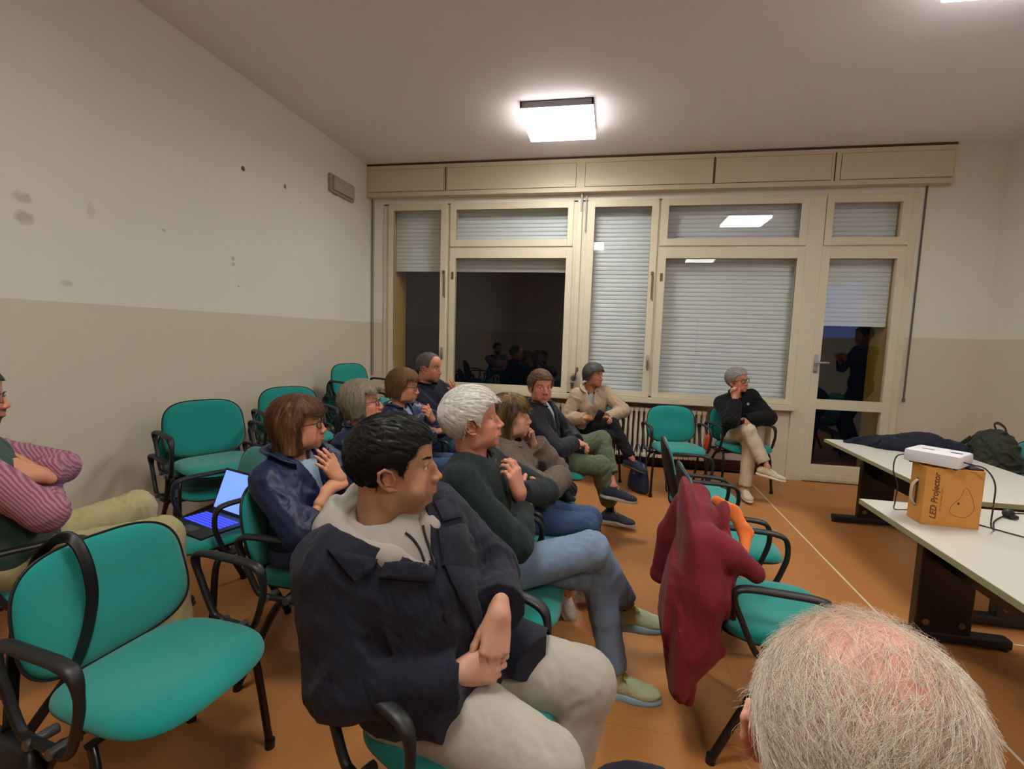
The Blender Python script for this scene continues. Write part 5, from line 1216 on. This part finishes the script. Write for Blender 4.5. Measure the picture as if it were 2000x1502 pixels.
CAST['navyman'] = dict(label='person with cropped grey hair in a dark navy coat, arms crossed, before the window', s=1.04, seed=18, old=1,
    hip=(-1.43, 3.95, .57), head=(-1.478, 3.90, 1.205), yaw=-10, look=(-6, -2, 0), gaze=(1, 0, 0), skin=(198, 136, 108), red=.5, hair='crew', hcol=(104, 100, 94), hlen=.012, hn=1400, hrad=.0009, stubble=.25, line=([-.14, -.07, -.045, -.028, -.014, .008, .016, .026, .040, .05, .056, .09], [-.075, -.062, -.045, .0, .022, .022, -.006, -.006, .050, .08, .10, .12]), browcol=(50, 40, 36),
    armR=dict(at=(-1.20, 3.86, .90), elb=(-1.26, 3.66, .80), dir=(.2, .9, .2), norm=(.5, -.2, .9), curl=(35, 40, 30), cuff=.03), armL=dict(at=(-1.235, 3.82, .955), elb=(-1.12, 4.10, .86), dir=(.0, -.35, .9), norm=(.95, -.2, .1), curl=(8, 14, 10), spread=1.6, cuff=.01),
    legR=dict(knee=(-.99, 3.86, .58), ank=(-.96, 3.84, .10)), legL=dict(knee=(-.99, 4.04, .58), ank=(-.96, 4.05, .10)),
    trousers=dict(m=M_JEANS2), shoe=S_DARK,
    tops=[dict(name='coat', m=M_NAVYC, ease=.014, neck=.064, fold=.009, hem=-.08, ar=(.064, .060, .054, .046))],
    collars=[dict(m=M_NAVYC, h=.06, r=.066, gap=30, flare=.25, t=.008)])
CAST['beige'] = dict(label='person with a short grey cut in a beige zipped fleece holding a phone', fem=1, s=.97, seed=19,
    hip=(-.14, 5.26, .55), head=(-.150, 5.13, 1.112), yaw=-80, look=(-34, 0, 0), gaze=(1, .1, 0), skin=(192, 132, 100), red=.35, hair='bob', hcol=(92, 86, 84), bob=-.05, vol=.004, back=.008, flare=-.006, hn=1300, hlen=.06, hrad=.0009, cvar=.5, tilt=1.2, front=([-.25, -.10, -.03, .0, .022, .036, .07, .14], [-.03, -.02, .0, .02, .04, .08, .11, .13]), browline=.030,
    armR=dict(at=(-.155, 5.00, .69), elb=(-.37, 5.12, .76), dir=(.5, .7, .0), norm=(.5, -.5, .6), curl=(40, 60, 40), cuff=.015), armL=dict(at=(-.01, 4.98, .69), elb=(.15, 5.14, .78), dir=(.5, -.7, .0), norm=(.5, .5, .6), curl=(40, 60, 40), cuff=.015),
    legR=dict(knee=(.10, 4.93, .66), ank=(.26, 4.82, .34), toe=(.9, -.4, -.2)), legL=dict(knee=(.04, 4.90, .53), ank=(.0, 4.86, .10)),
    trousers=dict(m=M_BLKP), shoe=S_DARK,
    tops=[dict(name='shirt', m=M_PALE, ease=-.004, neck=.052, sleeves=False), dict(name='fleece', m=M_FLEECE, ease=.014, neck=.062, fold=.008, fs=24, hem=-.06, open=dict(depth=.30, w=.035), ar=(.058, .054, .050, .044))],
    collars=[dict(name='scarf', m=M_BLKP, h=.03, r=.056, gap=20, flare=.05), dict(m=M_FLEECE, h=.05, r=.062, gap=40, flare=.45, t=.010)])
CAST['cream'] = dict(label='person in a black sweater and cream trousers, cheek resting on a hand, glasses', fem=1, s=.99, seed=20, old=1,
    hip=(1.34, 5.32, .55), head=(1.252, 5.17, 1.122), yaw=-72, tilt=0, look=(-52, 6, 8), gaze=(1, .1, .05), skin=(200, 140, 112), red=.4, hair='short', hcol=(150, 144, 140), hlen=.03, hn=1500, hrad=.0009, vol=.006, comb=(-1, 0, .1), flat=.8, under=.8, line=([-.14, -.07, -.045, -.028, -.014, .008, .016, .026, .040, .056, .066, .09], [-.085, -.075, -.055, -.01, .012, .012, .0, .006, .035, .050, .062, .066]),
    glasses=dict(m=mat('black_frame', (14, 14, 16), .3), t=.0026, size=1.12),
    armR=dict(at=(1.222, 5.075, .965), elb=(1.16, 5.00, .79), dir=(-.1, .25, .95), norm=(.55, .75, 0), curl=(55, 70, 40), cuff=.03), armL=dict(at=(1.20, 5.00, .745), elb=(1.52, 5.10, .80), dir=(.15, -1, 0), norm=(.6, 0, .7), curl=(20, 30, 20), cuff=.01),
    legR=dict(knee=(1.32, 4.93, .67), ank=(1.475, 4.82, .36), toe=(.9, -.45, -.12), hem=.05), legL=dict(knee=(1.36, 4.96, .53), ank=(1.335, 4.94, .10), toe=(.05, -1, -.05)),
    trousers=dict(m=M_CREAMP, r=(.090, .070, .062, .058), fold=.007), shoe=S_CREAM,
    tops=[dict(name='sweater', m=M_BLKS, ease=.016, neck=.056, fold=.008, hem=-.04, ar=(.060, .058, .052, .042))],
    collars=[dict(m=M_BLKS, h=.05, r=.056, gap=0, flare=.05, t=.010)])
CAST['pink'] = dict(label='person in a pink striped shirt and grey-green vest cut by the frame edge, arms crossed', s=1.03, seed=21,
    hip=(-2.305, 1.47, .56), head=(-2.37, 1.40, 1.20), yaw=58, look=(50, 0, 0), skin=(206, 146, 116), red=.4, hair='short', hcol=(60, 54, 52), stubble=.9, hn=700, stubcol=(52, 44, 42),
    glasses=dict(m=mat('dark_frame', (30, 22, 26), .3)),
    armR=dict(at=(-2.28, 1.58, .78), elb=(-2.05, 1.42, .775), dir=(-.7, .7, .15), norm=(.4, .1, .9), curl=(20, 30, 20), cuff=.02), armL=dict(at=(-2.205, 1.525, .885), elb=(-2.24, 1.70, .845), dir=(-.35, -.75, .5), norm=(.7, -.35, .6), curl=(45, 60, 40), cuff=.02),
    legR=dict(knee=(-1.86, 1.735, .585), ank=(-1.80, 1.72, .10)), legL=dict(knee=(-2.235, 1.93, .60), ank=(-2.20, 1.95, .10)),
    trousers=dict(m=M_KHAKI, r=(.094, .078, .070, .062), fold=.008), shoe=S_BROWN,
    tops=[dict(name='shirt', m=M_PINK, ease=.004, neck=.058, fold=.007, fs=26, hem=0, ar=(.062, .060, .056, .046)), dict(name='vest', m=M_VEST, ease=.016, neck=.072, fold=.007, hem=-.06, sleeves=False, open=dict(depth=.6, w=.05))],
    collars=[dict(m=M_PINK, h=.035, r=.060, gap=25, flare=.3)])
CAST['thinning'] = dict(label='person with thin white hair over a pink scalp seen from behind at the frame corner', s=1.0, seed=22, old=1,
    hip=(.20, .38, .565), head=(.216, .418, 1.165), yaw=50, look=(62, -2, 0), skin=(226, 160, 132), red=.3, hair='thin', hcol=(244, 228, 210), hlen=.06, hn=11500, hrad=.00022, hsteps=8, hs=.90, clump=.5, vol=.0, whorl=(.09, .0, .06), comb=(-.3, 0, 0), nocap=1, lift=.006, jit=.42, cvar=.2, hh=.003, scalp=(222, 160, 138), scalpk=.8, dev=.3,
    armR=dict(at=(.44, .44, .665), dir=(.7, .6, -.1), norm=(0, 0, 1)), armL=dict(at=(.33, .64, .665), dir=(.5, .8, -.1), norm=(0, 0, 1)),
    legR=dict(knee=(.52, .60, .57), ank=(.60, .66, .10)), legL=dict(knee=(.40, .78, .57), ank=(.46, .84, .10)),
    trousers=dict(m=M_BLKP), shoe=S_DARK,
    tops=[dict(name='jumper', m=M_NAVYC, ease=.01, neck=.066, fold=.007)])
CAST['speaker'] = dict(label='person standing by the plain side wall with raised hands, mirrored in the glazed door', s=1.02, seed=23,
    hip=(3.43, 4.12, .93), head=(3.40, 4.13, 1.64), yaw=178, look=(180, 0, 0), skin=(200, 140, 110), hair='short', hcol=(30, 24, 22), hn=500,
    armR=dict(at=(3.16, 4.26, 1.30), dir=(-.3, 0, .9), norm=(1, 0, 0), curl=(60, 70, 40)), armL=dict(at=(3.18, 4.04, 1.28), dir=(-.3, 0, .9), norm=(1, 0, 0), curl=(60, 70, 40)),
    legR=dict(lank=(-.0, -.09, -.83)), legL=dict(lank=(.03, .10, -.83)),
    trousers=dict(m=M_BLKP), shoe=S_DARK, tops=[dict(name='coat', m=M_NAVYC, ease=.012, fold=.006)])

_only = None
for _k, _s in CAST.items():
    if _only and _k not in _only: continue
    person(_s)
# ---------------------------------------------------------------- coats, bags and other soft things
def soft(name, label, cat, origin, deg, lo, hi, h, fn, m, part, parts=(), group=None, sm=2):
    e = empty(name, origin, math.radians(deg), label=label, cat=cat, group=group)
    f = Field(lo, hi, h); fn(f); V, Q = f.mesh(); V = smooth_mesh(V, Q, sm); fast_mesh(part, V, Q, m, e); return e
M_MAROON = C_('maroon_fabric', (118, 32, 42), bump=.4, bscale=90, bdist=.002)
def jacket(f):
    f.cap((-.335, -.02, .70), (-.385, -.06, .42), .250, .215, 0, sq=((1, 0, .15), .17))
    f.cap((-.375, -.14, .45), (-.355, -.17, .30), .15, .10, .06, sq=((1, 0, .1), .30))
    f.chain([(-.31, -.21, .785), (-.31, -.08, .835), (-.31, .08, .865), (-.315, .20, .835)], [.038, .042, .044, .036], .02)
    f.cap((-.305, -.17, .74), (-.305, .17, .75), .060, .060, .02, sq=((1, 0, 0), .7))
    f.cap((-.245, -.06, .79), (-.215, -.12, .66), .10, .09, .02, sq=((1, 0, -.2), .25))
    f.chain([(-.34, .23, .78), (-.385, .275, .62), (-.415, .29, .47)], [.052, .054, .046], .02); f.cap((-.418, .292, .46), (-.428, .294, .405), .040, .036, .006)
    f.chain([(-.31, -.22, .78), (-.30, -.255, .62), (-.31, -.25, .42), (-.33, -.22, .34)], [.050, .070, .070, .05], .04)
    f.chain([(-.30, -.20, .80), (-.22, -.225, .755), (-.14, -.215, .70)], [.045, .045, .028], .02)
    f.displace(lambda P: (-.010*ridge(P*np.array((.8, 1.5, .16)), 16, 4)-.003*ridge(P*np.array((.8, 1, .4)), 42, 8))*np.clip((.84-P[:, 2])/.22, .12, 1)-.002, .06)
e = soft('maroon_jacket', 'maroon jacket draped over the back of a green chair', 'jacket', (.69, 1.985, 0), -4, (-.55, -.40, .15), (.15, .40, 1.05), .006, jacket, M_MAROON, 'jacket_body', sm=7)
f = Field((-.3, -.15, .6), (0, .25, .95), .005); f.chain([(-.24, .05, .86), (-.18, .03, .83), (-.14, -.02, .77), (-.15, -.08, .72)], [.022, .026, .026, .016], .01, sq=((.3, 1, 0), .45)); V, Q = f.mesh(); fast_mesh('orange_lining', V, Q, mat('orange_lining', (236, 120, 50), .7), e)
def coat_(f):
    f.ell((0, 0, .02), (.29, .15, .05), k=0).ell((.08, .02, .05), (.17, .12, .085), k=.05).ell((-.10, -.02, .03), (.15, .10, .07), k=.05).ell((.28, .03, .03), (.10, .12, .055), k=.05)
    f.chain([(-.2, .03, .02), (-.33, .06, .012), (-.42, .05, .008)], [.05, .03, .012], .04)
    f.displace(lambda P: -.010*ridge(P, 17, 6)-.004*ridge(P, 44, 2), .05); f.plane((0, 0, .001), (0, 0, -1), 0)
soft('folded_coat', 'dark navy coat heaped on the far table', 'coat', (2.36, 4.36, .70), -8, (-.5, -.25, -.02), (.45, .25, .2), .006, coat_, C_('midnight_cloth', (24, 25, 40)), 'coat_body')
M_OLIVE = C_('dark_olive_nylon', (40, 42, 32), rough=.7, bump=.4, bscale=60, bdist=.003)
def pack(f):
    f.ell((0, 0, .20), (.13, .19, .22), k=0).ell((-.06, 0, .13), (.11, .15, .13), k=.04).ell((.02, .10, .25), (.10, .10, .14), k=.04)
    f.displace(lambda P: -.010*ridge(P, 16, 3)-.003*ridge(P, 50, 5), .05); f.plane((0, 0, 0), (0, 0, -1), .01)
e = soft('backpack', 'dark olive backpack on a chair behind the far table', 'backpack', (2.84, 4.22, .492), 0, (-.25, -.25, -.03), (.25, .25, .5), .006, pack, M_OLIVE, 'pack_body')
MB().tube(spline([(.02, .02, .40), (.0, .03, .455), (-.01, -.02, .475), (.0, -.07, .45), (.02, -.07, .39)], 6), .010, .003, up=(1, 0, 0)).build('grab_handle', M_OLIVE, e, True)
MB().tube(spline([(-.08, .12, .34), (-.17, .13, .22), (-.14, .12, .08)], 6), .018, .004, up=(0, 1, 0)).build('shoulder_strap', M_OLIVE, e, True)
def heap(f):
    f.ell((0, 0, .05), (.17, .17, .08), k=0).ell((.06, -.08, .10), (.10, .09, .07), k=.04).ell((.14, .02, .03), (.09, .12, .07), k=.05).cap((.08, -.15, .12), (.14, -.20, .15), .05, .035, .04).cap((.16, -.08, .02), (.22, -.10, -.01), .04, .02, .03)
    f.displace(lambda P: -.012*ridge(P, 18, 5)-.004*ridge(P, 50, 5), .05); f.plane((0, 0, 0), (0, 0, -1), .01)
soft('black_jacket', 'crumpled black jacket lying on the green seat beside the knitted cardigan', 'jacket', (-.40, 3.10, .483), 0, (-.25, -.3, -.05), (.32, .25, .25), .006, heap, C_('black_cloth', (13, 13, 17)), 'jacket_body')
o = MB().box(-.035, .035, -.004, .004, -.07, .07, .004, M=Matrix.Translation((-.075, 4.915, .715)) @ Matrix.Rotation(math.radians(25), 4, 'Y')).build('mobile_phone', mat('dark_phone', (24, 22, 34), .25), None, auto=40)
tag(o, 'dark phone held in both hands above black trousers', 'phone')
def obag(f):
    f.ell((0, 0, .0), (.03, .05, .085), k=0).ell((0, .01, -.06), (.035, .055, .05), k=.02); f.displace(lambda P: -.004*ridge(P, 40, 5), .03)
e = soft('orange_pouch', 'small orange pouch hanging between the radiator and the cream trousers', 'pouch', (1.04, 5.28, .47), 0, (-.08, -.1, -.15), (.08, .1, .12), .005, obag, mat('orange_nylon', (214, 84, 26), .6), 'pouch_body')
MB().tube(spline([(0, -.02, .07), (.02, 0, .14), (.05, .01, .19), (.03, .02, .13), (0, .02, .07)], 5), .003).build('pouch_cord', M_CABLE, e, True)
# strap of the shoulder bag looped over the chair back
sb = bpy.data.objects['shoulder_bag']
mw = [(-1.50, .93, .36), (-1.49, .99, .42), (-1.470, 1.07, .52), (-1.466, 1.115, .66), (-1.476, 1.12, .77), (-1.510, 1.115, .853), (-1.55, 1.10, .868), (-1.60, 1.07, .80), (-1.61, 1.02, .62), (-1.55, .95, .38)]
inv = Matrix.Translation((-1.52, .93, 0)) @ Matrix.Rotation(math.radians(-10), 4, 'Z'); inv = inv.inverted()
pts = [tuple(inv @ Vector(p)) for p in spline(mw, 8)]
MB().tube(pts, .017, .0022, n=8, up=(1, 0, 0)).build('bag_strap', M_LEATH, sb, True)
MB().tube(spline([(.02, -.055, .30), (.03, -.06, .33), (.055, -.06, .32), (.05, -.058, .28)], 4, closed=True), .004, closed=True).build('bag_clasp', M_BRASS, sb, True)
# drawstrings of the hoodie
cx = CAST['front']['_ctx']; RLc = cx['RL']
def cP(a, b, u): return tuple(cx['nb']+cx['TF']*a+cx['TL']*b+cx['spine']*u-RLc)
M_CORD = mat('black_cord', (14, 14, 18), .6)
hd = [o for o in cx['root'].children if o.name.startswith('hood')][-1]
# lapels laid on the coat
coat = CAST['front']['tops'][1]; cf = coat['_f']; cf.d = cf.pre
def on_coat(pxy, out):
    px, py = pxy; r = unit((px-1000)/FPX*_R-(py-751)/FPX*_U+_f); t = np.arange(.5, 2.2, .002); Q = CAM+t[:, None]*r; s = cf.sample(Q); inb = np.all((Q > cf.lo+.01) & (Q < cf.lo+(cf.n-2)*cf.h), axis=1); k = np.flatnonzero((s < .0015) & inb)
    q = Q[k[0]] if len(k) else Q[np.argmin(np.where(inb, np.abs(s), 9))]
    return q+cf.grad(q[None])[0]*out
def lapel(poly, name, n=10):
    A, B_, C2, D2 = [np.array(q, float) for q in poly]; top = []; bot = []
    for i in range(n+1):
        for j in range(n+1):
            u, v = i/n, j/n; p = (A*(1-u)+B_*u)*(1-v)+(D2*(1-u)+C2*u)*v; edge = min(u, 1-u, v, 1-v); top.append(on_coat(p, .009+.004*min(1, edge*6))); bot.append(on_coat(p, -.004))
    Vx = np.array(top+bot); m1 = (n+1)**2; Fx = []
    for i in range(n):
        for j in range(n): a = i*(n+1)+j; Fx.append((a, a+1, a+n+2, a+n+1)); Fx.append((m1+a, m1+a+n+1, m1+a+n+2, m1+a+1))
    ring_ = [j for j in range(n)]+[i*(n+1)+n for i in range(n)]+[n*(n+1)+n-j for j in range(n)]+[(n-i)*(n+1) for i in range(n)]
    for k in range(len(ring_)): a, b = ring_[k], ring_[(k+1) % len(ring_)]; Fx.append((a, m1+a, m1+b, b))
    o = fast_mesh(name, Vx-RLc, np.array(Fx), M_WOOL, coat['_obj']); me = o.data; bm = bmesh.new(); bm.from_mesh(me); bmesh.ops.recalc_face_normals(bm, faces=bm.faces[:]); bm.to_mesh(me); bm.free(); me.set_sharp_from_angle(angle=math.radians(50))
lapel([(640, 1072), (738, 1092), (728, 1112), (690, 1136)], 'collar_leaf')
lapel([(752, 1098), (852, 1094), (842, 1136), (738, 1128)], 'lapel')
lapel([(846, 985), (884, 965), (900, 1010), (862, 1020)], 'collar_leaf')
lapel([(852, 1035), (908, 1022), (918, 1110), (862, 1105)], 'lapel')
lapel([(864, 1104), (918, 1108), (948, 1228), (925, 1232)], 'lapel_fold')
for q in ((838, 1106), (872, 1200)):
    a = on_coat(q, .004); n_ = cf.grad(a[None])[0]; MB().cyl(tuple(a-RLc), tuple(a+n_*.011-RLc), .0115, n=20).build('button', M_BLACK, coat['_obj'], auto=40)

hoodf = CAST['front']['tops'][2].get('_f'); hoodief = CAST['front']['tops'][0]['_f']
def on_hood(pxy, out):
    px, py = pxy; r = unit((px-1000)/FPX*_R-(py-751)/FPX*_U+_f); t = np.arange(.6, 1.8, .002); Q = CAM+t[:, None]*r; best = None
    for fl in (hoodf, hoodief, cf):
        inb = np.all((Q > fl.lo+.01) & (Q < fl.lo+(fl.n-2)*fl.h), axis=1); k = np.flatnonzero((fl.sample(Q) < .001) & inb)
        if len(k) and (best is None or k[0] < best): best = k[0]
    return Q[best if best is not None else 200]-r*out
for poly in ([(792, 1040), (806, 1052), (820, 1072), (829, 1096)], [(826, 1026), (832, 1050), (842, 1078), (850, 1102)]):
    MB().tube([tuple(p-RLc) for p in spline([on_hood(q, .003) for q in poly], 6)], .0030).build('drawstring', M_CORD, hd, True)

def on_field(fl, pxy, out):
    px, py = pxy; r = unit((px-1000)/FPX*_R-(py-751)/FPX*_U+_f); t = np.arange(.5, 6.5, .002); Q = CAM+t[:, None]*r
    inb = np.all((Q > fl.lo+.01) & (Q < fl.lo+(fl.n-2)*fl.h), axis=1); k = np.flatnonzero((fl.sample(Q) < .001) & inb)
    q = Q[k[0]] if len(k) else Q[1000]; return q, fl.grad(q[None])[0]
if '_ctx' in CAST['beige']:
    G_ = CAST['beige']['tops'][1]; c_ = CAST['beige']['_ctx']; P_ = []
    for q in ((1160, 782), (1163, 790), (1166, 800), (1169, 811)): a, n_ = on_field(G_['_f'], q, 0); P_.append(tuple(a+n_*.002-c_['RL']))
    MB().tube(spline(P_, 4), .0035, .003).build('zip', mat('grey_zip', (150, 146, 140), .5), G_['_obj'], True)
if '_ctx' in CAST['cream']:
    G_ = CAST['cream']['tops'][0]; c_ = CAST['cream']['_ctx']; a, n_ = on_field(G_['_f'], (1461, 789), 0); a = a-c_['RL']
    MB().cyl(tuple(a-n_*.002), tuple(a+n_*.003), .013, n=16).build('chest_badge', mat('pale_badge', (150, 158, 160), .6), G_['_obj'])
if '_ctx' in CAST['navyman']:
    wv_ = CAST['navyman']['_ctx']['arms'][0]; c_ = CAST['navyman']['_ctx']; w0 = wv_[2]; dd_ = unit(wv_[2]-wv_[1])
    pts = [w0-dd_*.012+np.cross(dd_, (0, 0, 1))*math.cos(a)*.031+np.cross(np.cross(dd_, (0, 0, 1)), dd_)*math.sin(a)*.028-c_['RL'] for a in np.linspace(0, 2*math.pi, 20)[:-1]]
    MB().tube([tuple(p) for p in pts], .004, .009, closed=True, up=tuple(dd_)).build('watch', M_METAL, c_['root'], True)
